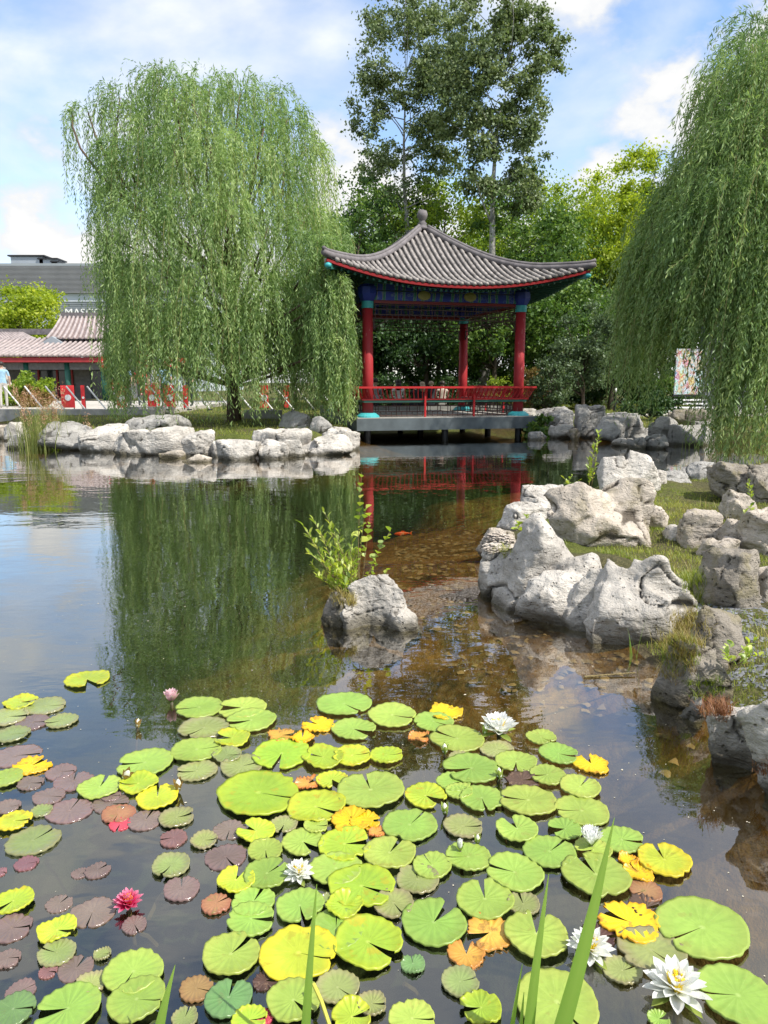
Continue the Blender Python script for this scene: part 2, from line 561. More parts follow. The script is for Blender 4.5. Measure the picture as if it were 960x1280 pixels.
s = NT('water')
pos = s.coord('World')
wv = s.mapping(pos, (0.55, 1.0, 1.0))
wa = s.noise(wv, 5.0, 3, 0.5, 0.3)
wb = s.noise(wv, 1.1, 2, 0.5)
hgt = s.math('ADD', s.math('MULTIPLY', wa, 0.35), s.math('MULTIPLY', wb, 1.0))
nrm = s.bump(hgt, 0.055, 0.09)
geo = s.n('ShaderNodeNewGeometry')
dp = s.n('ShaderNodeVectorMath', operation='DOT_PRODUCT'); s.l(geo.outputs['Incoming'], dp.inputs[0]); s.l(nrm, dp.inputs[1])
cosv = s.math('ABSOLUTE', dp.outputs['Value'])
fac = s.math('ADD', s.math('MULTIPLY', s.math('POWER', s.math('SUBTRACT', 1.0, cosv, True), 3.3), 0.84), 0.15)
gl = s.n('ShaderNodeBsdfGlossy'); gl.inputs['Roughness'].default_value = 0.0; gl.inputs['Color'].default_value = (1, 1, 1, 1); s.l(nrm, gl.inputs['Normal'])
tr = s.n('ShaderNodeBsdfTransparent'); tr.inputs['Color'].default_value = (0.90, 0.88, 0.70, 1)
mx = s.n('ShaderNodeMixShader')
s.l(fac, mx.inputs[0]); s.l(tr.outputs[0], mx.inputs[1]); s.l(gl.outputs[0], mx.inputs[2])
M['water'] = s.done(mx.outputs[0])
water = MB().add([(-36, -8, 0), (12.5, -8, 0), (12.5, 27, 0), (-36, 27, 0)], [(0, 1, 2, 3)]).build('water', M['water'])
tag(water, kind='structure')

# ------------------------------------------------------------------ rocks
def rockmat(name, base, pit, stain, wet=True, moss=0.0):
    s = NT(name)
    pos = s.coord('World')
    ob = s.mapping(s.coord('Object'), (1, 1, 1), (0, 0, 0))
    rnd = s.rand()
    a = s.noise(pos, 3.2, 6, 0.62, 0.3)
    b = s.noise(pos, 17, 6, 0.7, 0.2)
    cst = s.mapping(pos, (1, 1, 2.6))
    c = s.noise(cst, 6, 5, 0.6, 1.2)
    vr = s.vor(pos, 26)
    lite = tuple(min(0.85, x * 1.28) for x in base); low = tuple(x * 0.70 for x in base)
    cc = s.ramp(a, [(0.32, low), (0.52, base), (0.68, lite)])
    cc = s.mix(s.ramp(b, [(0.56, 0), (0.70, 0.55)]), cc, pit)
    cc = s.mix(s.ramp(c, [(0.60, 0), (0.72, 0.42)]), cc, stain)
    cc = s.mix(s.ramp(vr, [(0.05, 0.5), (0.16, 0.0)]), cc, pit)
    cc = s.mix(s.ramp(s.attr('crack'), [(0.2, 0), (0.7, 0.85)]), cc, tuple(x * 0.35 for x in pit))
    drk = s.noise(s.mapping(pos, (1, 1, .45)), 4.5, 6, .7, .8)
    cc = s.mix(s.ramp(drk, [(.58, 0), (.68, .35)]), cc, tuple(x * .8 for x in pit))
    sep = s.n('ShaderNodeSeparateXYZ'); s.l(pos, sep.inputs[0])
    if wet:      # algae band where the water level comes and goes
        z = s.math('ADD', sep.outputs['Z'], s.math('MULTIPLY', s.math('SUBTRACT', a, 0.5), 0.16))
        cc = s.mix(s.ramp(z, [(0.0, 0.9), (0.05, 0.78), (0.075, 0.30), (0.13, 0.0)]), cc, (0.06, 0.05, 0.022))
    cc = s.mix(s.math('MULTIPLY', rnd, 0.22), cc, tuple(x * 0.75 for x in base))
    if moss:
        mn = s.noise(pos, 7, 5, 0.6)
        cc = s.mix(s.ramp(mn, [(0.52, 0), (0.62, moss)]), cc, (0.20, 0.17, 0.04))
    h = s.math('ADD', s.math('MULTIPLY', b, 0.8), s.math('ADD', s.math('MULTIPLY', c, 0.7), s.math('MULTIPLY', s.ramp(vr, [(0.0, 0), (0.2, 1)]), 0.5)))
    return s.done(s.pbsdf(cc, 0.88, s.bump(h, 1.0, 0.05), 0.2))
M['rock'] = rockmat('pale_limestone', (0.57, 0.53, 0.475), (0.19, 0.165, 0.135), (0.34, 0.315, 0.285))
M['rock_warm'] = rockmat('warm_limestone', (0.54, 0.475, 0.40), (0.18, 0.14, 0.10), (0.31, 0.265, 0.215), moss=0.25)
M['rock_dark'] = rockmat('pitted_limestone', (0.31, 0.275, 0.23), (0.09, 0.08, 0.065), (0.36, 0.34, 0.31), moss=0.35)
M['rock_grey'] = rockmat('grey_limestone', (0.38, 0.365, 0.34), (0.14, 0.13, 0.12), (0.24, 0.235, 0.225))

def hull_points(bm, c, d, seed, rz=0.0, boxy=0.75, n=16):
    rg = random.Random(seed)
    pts = []
    for k in range(n):
        t = Vector((rg.gauss(0, 1), rg.gauss(0, 1), rg.gauss(0, 1))).normalized()
        e = 1.0 / max(abs(t.x), abs(t.y), abs(t.z))
        q = t.lerp(t * e, boxy) * rg.uniform(1.02, 1.26)
        pts.append(Vector((q.x * d[0] / 2, q.y * d[1] / 2, q.z * d[2] / 2)))
    m = Matrix.Rotation(rz, 3, 'Z')
    vs = [bm.verts.new(Vector(c) + m @ q) for q in pts]
    r_ = bmesh.ops.convex_hull(bm, input=vs)
    dead = [g for g in r_['geom_interior'] if isinstance(g, bmesh.types.BMVert)] + [g for g in r_['geom_unused'] if isinstance(g, bmesh.types.BMVert)]
    bmesh.ops.delete(bm, geom=list(set(dead)), context='VERTS')
LAST = ['']
def make_rock(name, lumps, mat, seed, voxel, amp=0.05, strata=0.0, label='', group=None, cat='rock', smooth_it=1):
    """lumps: (centre, dimensions, rotation z, boxiness); grown together into one stone"""
    bm = bmesh.new()
    for k, (c, d, rz, bx) in enumerate(lumps):
        hull_points(bm, c, d, seed * 31 + k, rz, bx)
    me = bpy.data.meshes.new('rough')
    bm.to_mesh(me); bm.free()
    tmp = bpy.data.objects.new('rough', me)
    col.objects.link(tmp)
    md = tmp.modifiers.new('r', 'REMESH'); md.mode = 'VOXEL'; md.voxel_size = voxel
    ms = tmp.modifiers.new('s', 'SMOOTH'); ms.factor = 0.5; ms.iterations = smooth_it
    dg = bpy.context.evaluated_depsgraph_get()
    ev = tmp.evaluated_get(dg)
    m2 = ev.to_mesh()
    n = len(m2.vertices)
    V = np.empty(n * 3, np.float32); m2.vertices.foreach_get('co', V); V = V.reshape(-1, 3).astype(float)
    N = np.empty(n * 3, np.float32); m2.vertices.foreach_get('normal', N); N = N.reshape(-1, 3)
    Fq = [tuple(p.vertices) for p in m2.polygons]
    ev.to_mesh_clear()
    bpy.data.objects.remove(tmp); bpy.data.meshes.remove(me)
    size = float((V.max(0) - V.min(0)).max())
    k1 = 2.2 / size
    sc = np.array([1, 1, 1.5])
    off = np.array([seed * 3.17, seed * 1.31, seed * 0.7])
    big = fbm(V * k1 + off, 3, seed)
    fold = ridge(V * k1 * 1.5 * sc + off, 3, seed + 5)
    fine = fbm(V * k1 * 7 + off, 3, seed + 11)
    warp = vnoise(V * k1 * 1.2 + off, seed + 3)
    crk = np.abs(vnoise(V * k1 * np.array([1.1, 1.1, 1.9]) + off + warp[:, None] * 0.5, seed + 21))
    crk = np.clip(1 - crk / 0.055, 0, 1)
    pit = np.clip(vnoise(V * k1 * 9 + off, seed + 31) - 0.45, 0, 1) * 2
    disp = size * amp * (0.50 * big + 0.26 * (fold - 0.8) + 0.26 * fine - 0.85 * crk - 0.35 * pit)
    if strata:
        zz = V[:, 2] / size * 7 + warp * 1.1 + V[:, 0] / size * 0.8
        disp -= strata * size * np.clip(1 - np.abs((zz % 1.0) - 0.5) / 0.12, 0, 1) * np.clip(0.4 + big, 0, 1)
    V = V + N * disp[:, None]
    c0 = V.mean(0); zmin = 0.0
    loc = (float(c0[0]), float(c0[1]), float(V[:, 2].min()))
    V = V - np.array(loc)
    mesh = bpy.data.meshes.new(name)
    mesh.from_pydata(V.tolist(), [], Fq)
    mesh.polygons.foreach_set('use_smooth', [True] * len(mesh.polygons))
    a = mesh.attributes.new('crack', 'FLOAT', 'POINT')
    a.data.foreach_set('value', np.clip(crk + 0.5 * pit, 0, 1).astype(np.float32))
    o = link(name, mesh, mat)
    o.location = loc
    LAST[0] = o.name
    tag(o, label, cat, group)
    return o
def lump(u0, u1, vt, vb, z=0.0, thick=0.8, back=0.0, rz=0.0, boxy=0.75, under=0.12):
    """a stone that fills a pixel box and stands on the level z"""
    b = P((u0 + u1) / 2, vb, z)
    k = px_m(b)
    w = (u1 - u0) * k
    t = w * thick
    cy_ = b.y + t / 2 + back
    top = PY((u0 + u1) / 2, vt, cy_ - t * 0.15).z
    k2 = cy_ / b.y
    h = top - (z - under)
    return ((b.x * k2 ** 0.9, cy_, z - under + h / 2), (w * 1.06, t * 1.06, h * 1.05), rz, boxy)

def lumpY(u0, u1, vt, vb, Y, thick=0.8, rz=0.0, boxy=0.85):
    a, b, t, q = PY(u0, (vt + vb) / 2, Y), PY(u1, (vt + vb) / 2, Y), PY((u0 + u1) / 2, vt, Y + .1), PY((u0 + u1) / 2, vb, Y)
    w = b.x - a.x
    return (((a.x + b.x) / 2, Y + w * thick / 2, (t.z + q.z) / 2), (w, w * thick, t.z - q.z), rz, boxy)
Y2 = P(757, 690, .14).y
HERO = 'stones of the near rocky bank'
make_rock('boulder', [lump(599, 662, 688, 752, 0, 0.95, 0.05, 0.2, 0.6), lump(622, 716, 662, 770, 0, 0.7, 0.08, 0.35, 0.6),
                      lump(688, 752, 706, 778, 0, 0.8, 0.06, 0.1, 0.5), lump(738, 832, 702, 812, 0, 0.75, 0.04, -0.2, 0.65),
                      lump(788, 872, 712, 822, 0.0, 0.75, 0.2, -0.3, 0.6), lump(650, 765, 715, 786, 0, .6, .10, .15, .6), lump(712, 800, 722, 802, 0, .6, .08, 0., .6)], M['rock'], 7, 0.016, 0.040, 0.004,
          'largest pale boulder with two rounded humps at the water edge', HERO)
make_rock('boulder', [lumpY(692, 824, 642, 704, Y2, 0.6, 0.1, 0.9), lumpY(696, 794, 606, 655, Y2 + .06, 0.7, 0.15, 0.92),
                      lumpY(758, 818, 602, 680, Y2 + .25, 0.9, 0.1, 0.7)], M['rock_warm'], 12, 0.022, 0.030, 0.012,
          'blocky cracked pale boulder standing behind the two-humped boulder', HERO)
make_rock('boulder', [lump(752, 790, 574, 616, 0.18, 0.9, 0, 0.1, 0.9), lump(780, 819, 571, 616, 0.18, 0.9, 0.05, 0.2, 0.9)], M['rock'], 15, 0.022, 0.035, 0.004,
          'upright twin-column pale rock behind the blocky cracked boulder', HERO)
near = [  # u0,u1,vtop,vbase,z,thick,mat,strata,label
 (622, 688, 632, 668, 0.0, 0.8, 'rock', .004, 'low angular pale rock beside the pebble-crusted rock'),
 (655, 708, 611, 650, 0.0, 0.8, 'rock', .004, 'pale wedge rock leaning against the blocky cracked boulder'),
 (598, 642, 664, 704, 0.0, 0.8, 'rock_warm', .0, 'small rock crusted with pebbles beside the two-humped boulder'),
 (806, 832, 638, 664, 0.2, 0.9, 'rock_warm', .0, 'small round rock tucked against the blocky cracked boulder'),
 (832, 858, 659, 673, 0.22, 1.0, 'rock', .0, 'flat white stone lying in the grass'),
 (886, 950, 574, 622, 0.2, 0.9, 'rock_dark', .006, 'dark deeply pitted rock on the grass bank by the water inlet'),
 (934, 1000, 582, 628, 0.2, 0.9, 'rock_dark', .004, 'dark rock next to the deeply pitted rock'),
 (898, 940, 612, 642, 0.22, 0.9, 'rock_warm', .0, 'rounded brown rock in front of the deeply pitted rock'),
 (848, 908, 640, 680, 0.22, 0.7, 'rock_warm', .010, 'overhanging tan rock casting shade on the grass'),
 (900, 935, 648, 684, 0.22, 0.9, 'rock_warm', .006, 'tan rock wedged between the overhanging rock and a layered rock'),
 (924, 1010, 628, 692, 0.22, 0.8, 'rock_warm', .008, 'large layered tan rock on the grass bank'),
 (872, 926, 670, 690, 0.22, 0.7, 'rock_warm', .0, 'low tan rock at the foot of the overhanging rock'),
 (868, 948, 692, 752, 0.22, 0.8, 'rock_dark', .004, 'round pitted rock alone in the grass'),
 (934, 1010, 702, 742, 0.22, 0.8, 'rock_warm', .004, 'smooth tan rock touching the round pitted rock'),
 (826, 862, 590, 610, 0.15, 0.9, 'rock_grey', .0, 'small grey rock on the far edge of the grass bank'),
 (856, 906, 579, 606, 0.15, 0.7, 'rock_grey', .004, 'grey block of stone on the far edge of the grass bank'),
 (814, 834, 588, 614, 0.15, 0.9, 'rock', .0, 'little pale rock beside the twin-column rock'),
]
for k, (u0, u1, vt, vb, z, th, mt, st, lb) in enumerate(near):
    pp = P((u0 + u1) / 2, vb, z)
    w = (u1 - u0) * px_m(pp)
    rg = random.Random(400 + k)
    l0 = lump(u0, u1, vt, vb, z, th, 0, rg.uniform(-.3, .3), rg.uniform(.5, .85))
    if u0 > 840: l0 = (l0[0], (l0[1][0] * .88, l0[1][1] * .88, l0[1][2] * .86), l0[2], l0[3])
    ls = [l0]
    c, d = Vector(l0[0]), l0[1]
    for j in range(2):
        ls.append(((c.x + rg.uniform(-.28, .28) * d[0], c.y + rg.uniform(-.2, .2) * d[1], c.z - 0.08 * d[2]), (d[0] * rg.uniform(.4, .6), d[1] * .7, d[2] * rg.uniform(.7, .95)), rg.uniform(-.6, .6), .6))
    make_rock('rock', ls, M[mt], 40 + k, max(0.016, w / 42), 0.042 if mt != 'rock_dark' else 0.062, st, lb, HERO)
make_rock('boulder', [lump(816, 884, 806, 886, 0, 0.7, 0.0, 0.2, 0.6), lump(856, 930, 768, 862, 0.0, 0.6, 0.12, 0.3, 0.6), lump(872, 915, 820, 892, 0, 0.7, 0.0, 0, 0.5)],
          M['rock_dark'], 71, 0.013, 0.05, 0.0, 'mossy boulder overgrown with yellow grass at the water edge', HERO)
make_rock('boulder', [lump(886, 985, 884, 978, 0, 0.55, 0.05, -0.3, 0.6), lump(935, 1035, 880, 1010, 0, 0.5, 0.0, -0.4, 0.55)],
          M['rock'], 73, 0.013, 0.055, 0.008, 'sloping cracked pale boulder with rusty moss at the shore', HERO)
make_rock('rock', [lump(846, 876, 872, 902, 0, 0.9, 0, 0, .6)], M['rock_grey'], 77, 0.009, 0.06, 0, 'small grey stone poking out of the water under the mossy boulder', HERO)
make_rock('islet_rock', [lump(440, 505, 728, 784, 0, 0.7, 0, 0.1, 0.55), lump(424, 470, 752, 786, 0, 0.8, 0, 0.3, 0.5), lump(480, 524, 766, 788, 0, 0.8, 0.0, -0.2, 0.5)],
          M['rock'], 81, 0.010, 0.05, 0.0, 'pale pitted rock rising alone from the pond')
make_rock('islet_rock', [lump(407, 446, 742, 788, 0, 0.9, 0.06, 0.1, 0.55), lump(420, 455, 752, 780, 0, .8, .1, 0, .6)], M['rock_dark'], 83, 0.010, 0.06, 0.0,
          'dark mossy rock under the sapling, joined to the pale pond rock')

far_r = [(682, 712, 506, 532, .25, 'rock_grey'), (722, 753, 505, 547, .0, 'rock_grey'), (744, 798, 519, 552, 0., 'rock_grey'), (688, 714, 527, 547, 0., 'rock'),
         (786, 806, 545, 560, 0., 'rock_grey'), (807, 831, 544, 560, 0., 'rock_grey'), (815, 846, 521, 545, .2, 'rock_grey'), (838, 890, 512, 532, .3, 'rock_dark'),
         (840, 896, 531, 556, 0., 'rock_grey'), (646, 667, 511, 527, .3, 'rock'), (664, 684, 511, 524, .3, 'rock_grey'), (662, 682, 540, 549, 0., 'rock_grey'),
         (768, 790, 549, 557, 0., 'rock'), (790, 826, 536, 548, .1, 'rock_grey'), (866, 900, 527, 538, .2, 'rock_grey'), (712, 726, 536, 549, 0., 'rock_dark')]
far_l = [(106, 156, 533, 564, 0., 'rock'), (142, 164, 542, 568, 0., 'rock'), (162, 185, 545, 568, 0., 'rock'), (163, 216, 518, 545, .2, 'rock_grey'), (168, 238, 536, 568, 0., 'rock'),
         (231, 263, 540, 570, 0., 'rock'), (203, 229, 563, 572, 0., 'rock_warm'), (233, 262, 568, 577, 0., 'rock_warm'), (266, 284, 552, 570, 0., 'rock'), (276, 326, 551, 574, 0., 'rock'),
         (319, 379, 534, 562, 0.1, 'rock'), (324, 356, 552, 573, 0., 'rock'), (354, 380, 551, 571, 0., 'rock'), (376, 431, 543, 568, 0., 'rock'), (408, 445, 531, 562, 0., 'rock'),
         (350, 386, 514, 538, .25, 'rock_grey'), (388, 412, 521, 543, .25, 'rock_grey'), (58, 112, 529, 562, 0., 'rock_grey'), (0, 12, 532, 548, 0., 'rock_warm'), (9, 32, 527, 550, 0., 'rock'),
         (14, 38, 543, 560, 0., 'rock'), (205, 236, 520, 540, .25, 'rock_grey')]
def far_rocks(lst, seed0, label_w, label_l, grp):
    for k, (u0, u1, vt, vb, z, mt) in enumerate(lst):
        rg = random.Random(seed0 + k)
        du, dv = (u1 - u0) * .02, -(vb - vt) * .05
        l0 = lump(u0 - du, u1 + du, vt - dv, vb + (1 if z < .05 else 0), z, rg.uniform(.6, .85), 0, rg.uniform(-.25, .25), rg.uniform(.7, .95))
        ls = [l0]
        c, d = Vector(l0[0]), l0[1]
        ls.append(((c.x + rg.uniform(-.25, .25) * d[0], c.y, c.z - .06 * d[2]), (d[0] * .55, d[1] * .8, d[2] * .9), rg.uniform(-.5, .5), .7))
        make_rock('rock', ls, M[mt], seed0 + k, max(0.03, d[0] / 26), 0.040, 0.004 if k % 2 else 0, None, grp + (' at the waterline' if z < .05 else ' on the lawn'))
        w_, h_ = u1 - u0, vb - vt
        size = 'broad' if w_ >= 48 else ('small' if w_ <= 26 else 'mid-sized')
        shape = 'flat' if h_ / w_ < .5 else ('upright' if h_ / w_ > .85 else 'blocky')
        um = (u0 + u1) / 2
        if label_w[0] == 'L': place = 'next to the reed clump' if um < 90 else ('under the long hanging willow whips' if um < 200 else ('before the island willow trunk' if um < 330 else 'near the pavilion deck'))
        else: place = 'beside the pavilion deck' if um < 720 else ('below the bollard light' if um < 795 else 'below the poster board')
        lb = size + ' ' + shape + {'rock': ' pale', 'rock_grey': ' grey', 'rock_dark': ' dark', 'rock_warm': ' tan'}[mt] + ' rock ' + ('at the waterline ' if z < .05 else 'on the grass ') + place
        o_ = bpy.data.objects[LAST[0]]; o_['label'] = lb; o_['group'] = lb
far_rocks(far_r, 120, 'R', '', 'rocks of the lawn bank')
far_rocks(far_l, 160, 'L', '', 'rocks of the willow island')

# ------------------------------------------------------------------ leaves and trees
def leaf_quads(C, D, N, L, Wd):
    """diamond leaves: base points C, directions D, side vectors N, lengths L, widths Wd"""
    n = len(C)
    L = L[:, None]; Wd = Wd[:, None]
    V = np.empty((n, 4, 3))
    V[:, 0] = C
    V[:, 1] = C + D * L * 0.45 + N * Wd * 0.5
    V[:, 2] = C + D * L
    V[:, 3] = C + D * L * 0.45 - N * Wd * 0.5
    return V.reshape(-1, 3), np.arange(n * 4).reshape(n, 4)
def unit(a):
    return a / np.maximum(np.linalg.norm(a, axis=1, keepdims=True), 1e-9)
def limb(mb, a, b, r0, r1, rg, bend=0.12, n=6, sides=7):
    a, b = Vector(a), Vector(b)
    L = (b - a).length
    o1 = Vector((rg.gauss(0, 1), rg.gauss(0, 1), rg.gauss(0, .4))) * bend * L * .5
    pts, rad = [], []
    for i in range(n + 1):
        t = i / n
        w = math.sin(t * math.pi)
        pts.append(a.lerp(b, t) + o1 * w)
        rad.append(r0 + (r1 - r0) * t ** 0.8)
    mb.tube(pts, rad, sides)
    return pts

def tree(name, base, h, crown, leaf, count, mat, bark, label, group, seed, trunk_r=0.14, cat='tree', clumps=55, fork=0.32, gap=0.0, tex=0.9, lean=(0, 0), droop=0.0):
    """crown: list of (centre offset x,y,z from base, radii x,y,z, weight)"""
    rg = random.Random(seed); g = np.random.default_rng(seed)
    root = empty(name, base)
    tag(root, label, cat, group)
    wts = np.array([c[2] for c in crown], float); wts /= wts.sum()
    cl = []
    for k in range(clumps):
        c, r_, _ = crown[int(g.choice(len(crown), p=wts))]
        d = g.normal(size=3); d /= np.linalg.norm(d)
        q = np.array(c) + d * np.array(r_) * (g.uniform(0.25, 1.0) ** 0.45) * 0.9
        cl.append((q, g.uniform(0.75, 1.3)))
    # trunk and limbs
    mb = MB()
    top = Vector((lean[0], lean[1], h * 0.74))
    tp, tr_ = [], []
    for i in range(9):
        t = i / 8
        tp.append(Vector((top.x * t + math.sin(t * 5 + seed) * 0.02 * h * t, top.y * t, -0.2 + (top.z + .2) * t)))
        tr_.append(trunk_r * (1.25 if i == 0 else 1) * (1 - 0.86 * t))
    mb.tube(tp, tr_, 10)
    for k in range(min(len(cl), 26)):
        q, s_ = cl[k]
        zt = max(fork * h, min(q[2] - rg.uniform(.5, 1.6), h * .8))
        t = (zt + .2) / (top.z + .2)
        a = tp[int(min(7, t * 8))].lerp(tp[int(min(7, t * 8)) + 1], t * 8 - int(min(7, t * 8)))
        limb(mb, a, q, trunk_r * (1 - .8 * t) * .5, 0.012, rg, .16, 5, 5)
    mb.build('trunk', bark, root, True)
    # foliage
    per = count // clumps
    rad_mean = np.mean([np.mean(c[1]) for c in crown])
    Cs, vs_ = [], []
    for q, s_ in cl:
        n = int(per * s_ * g.uniform(.6, 1.4))
        r_ = rad_mean * g.uniform(.22, .36) * s_
        d = unit(g.normal(size=(n, 3)))
        rr = r_ * np.minimum(np.abs(g.normal(0, .66, n)), g.uniform(.9, 1.3, n))
        pts = q + d * rr[:, None] * np.array([1.15, 1.15, 0.8])
        Cs.append(pts)
        vs_.append(np.clip(g.normal(g.uniform(.32, .62), .16, n), 0, 1))
    C = np.concatenate(Cs); v = np.concatenate(vs_)
    n = len(C)
    D = unit(g.normal(size=(n, 3)) + np.array([0, 0, -droop - .25]))
    S = unit(np.cross(D, unit(g.normal(size=(n, 3)) * np.array([1, 1, 0.5]))))
    L = leaf * g.uniform(.65, 1.25, n)
    V, Fq = leaf_quads(C, D, S, L, L * g.uniform(.55, .8, n) * tex)
    np_mesh('crown', V, Fq, mat, root, {'v': np.repeat(v, 4)})
    return root

def willow(base, h, limbs, label, mat, seed, strands, zmin, trunk_r=0.2, leafL=0.13, kpt=46, trunk_top=0.6, wind=(0, 0)):
    """limbs: (offset x, y, z, spread, fall length, weight): tips of the boughs from which the whips hang"""
    g = np.random.default_rng(seed); rg = random.Random(seed)
    root = empty('weeping_willow', base)
    tag(root, label, 'tree', 'weeping willows')
    mb = MB()
    tp = [Vector((0, 0, -0.3)), Vector((.03, 0, h * .1)), Vector((-.06, .05, h * .22)), Vector((.08, .0, h * .36)), Vector((.0, .1, h * .5)), Vector((.1, 0, h * trunk_top))]
    mb.tube(tp, [trunk_r * 1.35, trunk_r, trunk_r * .9, trunk_r * .75, trunk_r * .55, trunk_r * .3], 12)
    for (x, y, z, sp, fl, w) in limbs:
        t = min(max(z / h * .75, .22), .95)
        i = int(t * 5); i = min(i, 4)
        a = tp[i].lerp(tp[i + 1], t * 5 - i)
        limb(mb, a, (x, y, z), trunk_r * .34, 0.02, rg, .2, 6, 6)
    mb.build('trunk', M['bark_willow'], root, True)
    LB = np.array(limbs, float)
    w = LB[:, 5] / LB[:, 5].sum()
    pick = g.choice(len(LB), strands, p=w)
    B = LB[pick]
    ang = g.uniform(0, 2 * np.pi, strands)
    rad = B[:, 3] * np.sqrt(g.uniform(0, 1, strands))
    out = np.stack([np.cos(ang), np.sin(ang)], 1)
    cen = unit(B[:, :2] + 1e-3)
    hd = unit(out * 0.8 + cen * 0.55 + g.normal(0, .15, (strands, 2)))
    o = B[:, :3] + np.concatenate([out * rad[:, None] * .55, g.uniform(-.35, .35, (strands, 1)) * B[:, 3:4]], 1)
    K = kpt
    sgrid = np.linspace(0, 1, K)[None, :]
    fall = (B[:, 4] * g.uniform(.25, 1.0, strands))[:, None]
    reach = (B[:, 3] * g.uniform(.3, 1.0, strands))[:, None]
    up = (g.uniform(.0, .4, strands) * np.where(g.random(strands) < .15, 2.2, 1.0) * B[:, 3])[:, None]
    hx = reach * (1 - np.exp(-3.0 * sgrid))
    z = o[:, 2:3] + up * np.sin(np.minimum(sgrid * 5, np.pi)) - fall * np.clip(sgrid - 0.06, 0, 1) ** 1.25
    sway = 0.05 * np.sin(sgrid * 7 + g.uniform(0, 6, (strands, 1)))
    X = o[:, 0:1] + hd[:, 0:1] * hx + sway + wind[0] * sgrid ** 2
    Y = o[:, 1:2] + hd[:, 1:2] * hx + sway * .7 + wind[1] * sgrid ** 2
    lo = (zmin + g.uniform(0, 1.0, strands) ** 2 * 1.6)[:, None]
    Pt = np.stack([X, Y, z], -1)
    ok = z > lo
    T = np.gradient(Pt, axis=1); T = T / np.maximum(np.linalg.norm(T, axis=2, keepdims=True), 1e-6)
    bt = g.normal(0, .15, len(LB))[pick]
    tone = np.clip(g.normal(.46, .12, strands) + bt, 0, 1)[:, None] + 0.16 * (sgrid - .3)
    m = ok.ravel()
    C = Pt.reshape(-1, 3)[m]; Tn = T.reshape(-1, 3)[m]; tn = np.broadcast_to(tone, (strands, K)).ravel()[m]
    C = C + g.normal(0, .018, C.shape)
    n = len(C)
    side = unit(np.cross(Tn, g.normal(size=(n, 3))))
    D = unit(Tn * 0.8 + side * g.uniform(.2, 1.0, (n, 1)) + np.array([0, 0, -.2]))
    S = unit(np.cross(D, g.normal(size=(n, 3))))
    L = leafL * g.uniform(.7, 1.25, n)
    V, Fq = leaf_quads(C, D, S, L, L * g.uniform(.15, .24, n))
    vv = np.clip(tn + g.normal(0, .12, n), 0, 1)
    np_mesh('crown', V, Fq, mat, root, {'v': np.repeat(vv, 4)})
    # the whips themselves, thin ribbons
    step = 5
    Q = Pt[::5, ::step]; OK = ok[::5, ::step]
    ns, ks = Q.shape[:2]
    wdt = 0.004
    sv = unit(g.normal(size=(ns, 3)) * np.array([1, .4, 0]))[:, None, :] * wdt
    VV = np.stack([Q - sv, Q + sv], 2).reshape(-1, 3)
    ii = np.arange(ns * ks * 2).reshape(ns, ks, 2)
    fq = np.stack([ii[:, :-1, 0], ii[:, :-1, 1], ii[:, 1:, 1], ii[:, 1:, 0]], -1)
    fq = fq[OK[:, 1:]]
    tw = np_mesh('twigs', VV, fq.reshape(-1, 4), M['twig'], root)
    tag(tw, kind='stuff')
    return root

# boughs of the island willow, read from its outline (photo px; depth offset in metres)
WB = P(292, 527, 0.30); WB.z = gz(WB.x, WB.y)
def bough(u, v, dy, sp, fl, w, base):
    p = PY(u, v, base.y + dy)
    return (p.x - base.x, dy, p.z - base.z, sp, fl, w)
lw = [(110, 140, 0.0, .55, 3.0, .30), (150, 122, .3, .8, 4.0, .9), (200, 108, .5, .9, 4.0, 1.0), (215, 108, -.8, .9, 4.2, 1.1), (262, 112, .2, .9, 4.2, 1.1), (300, 115, -.6, .9, 4.3, 1.1), (335, 122, .6, .9, 4.3, 1.0),
      (360, 148, -.4, .8, 4.3, .9), (385, 185, .2, .7, 4.2, .8), (138, 190, -.8, .7, 4.4, .9), (140, 240, .6, .7, 4.6, .8), (146, 300, -.2, .5, 4.6, .9), (158, 330, -1.2, .5, 4.6, 1.0), (170, 190, -1.5, .9, 4.2, 1.0),
      (215, 180, -2.0, 1.0, 4.2, 1.1), (262, 185, -2.2, 1.0, 4.2, 1.1), (310, 195, -1.9, 1.0, 4.2, 1.0), (355, 215, -1.5, .9, 4.0, .9), (180, 265, -2.4, 1.0, 4.2, 1.0), (235, 260, -2.8, 1.0, 4.2, 1.1),
      (290, 265, -2.7, 1.0, 4.2, 1.1), (335, 285, -2.3, 1.0, 4.0, 1.0), (385, 270, -.8, .8, 4.0, .9), (405, 285, .1, .75, 4.0, .9), (418, 305, -.4, .6, 3.9, .9), (170, 350, -1.8, .6, 3.8, 1.0), (205, 345, -2.6, 1.0, 3.8, 1.1), (260, 350, -3.0, 1.0, 3.6, 1.1),
      (320, 360, -2.6, 1.0, 3.6, 1.1), (365, 350, -1.6, .9, 3.7, 1.1), (400, 365, -1.0, .8, 3.6, 1.1), (415, 400, -.7, .7, 3.2, 1.0), (425, 430, -.3, .6, 2.4, .6), (170, 220, 1.6, 1.0, 4.4, .8), (240, 190, 2.0, 1.1, 4.6, .9), (310, 200, 2.0, 1.1, 4.6, .9),
      (370, 260, 1.6, .9, 4.4, .8), (200, 330, 2.3, 1.0, 4.0, .8), (300, 330, 2.5, 1.0, 4.0, .8), (142, 420, -.6, .3, 2.6, .6), (250, 140, 1.4, 1., 4.4, .8), (190, 150, -1.0, .9, 4.2, .9), (240, 130, -1.4, .9, 4.2, .9), (330, 160, -1.4, .9, 4.2, .9)]
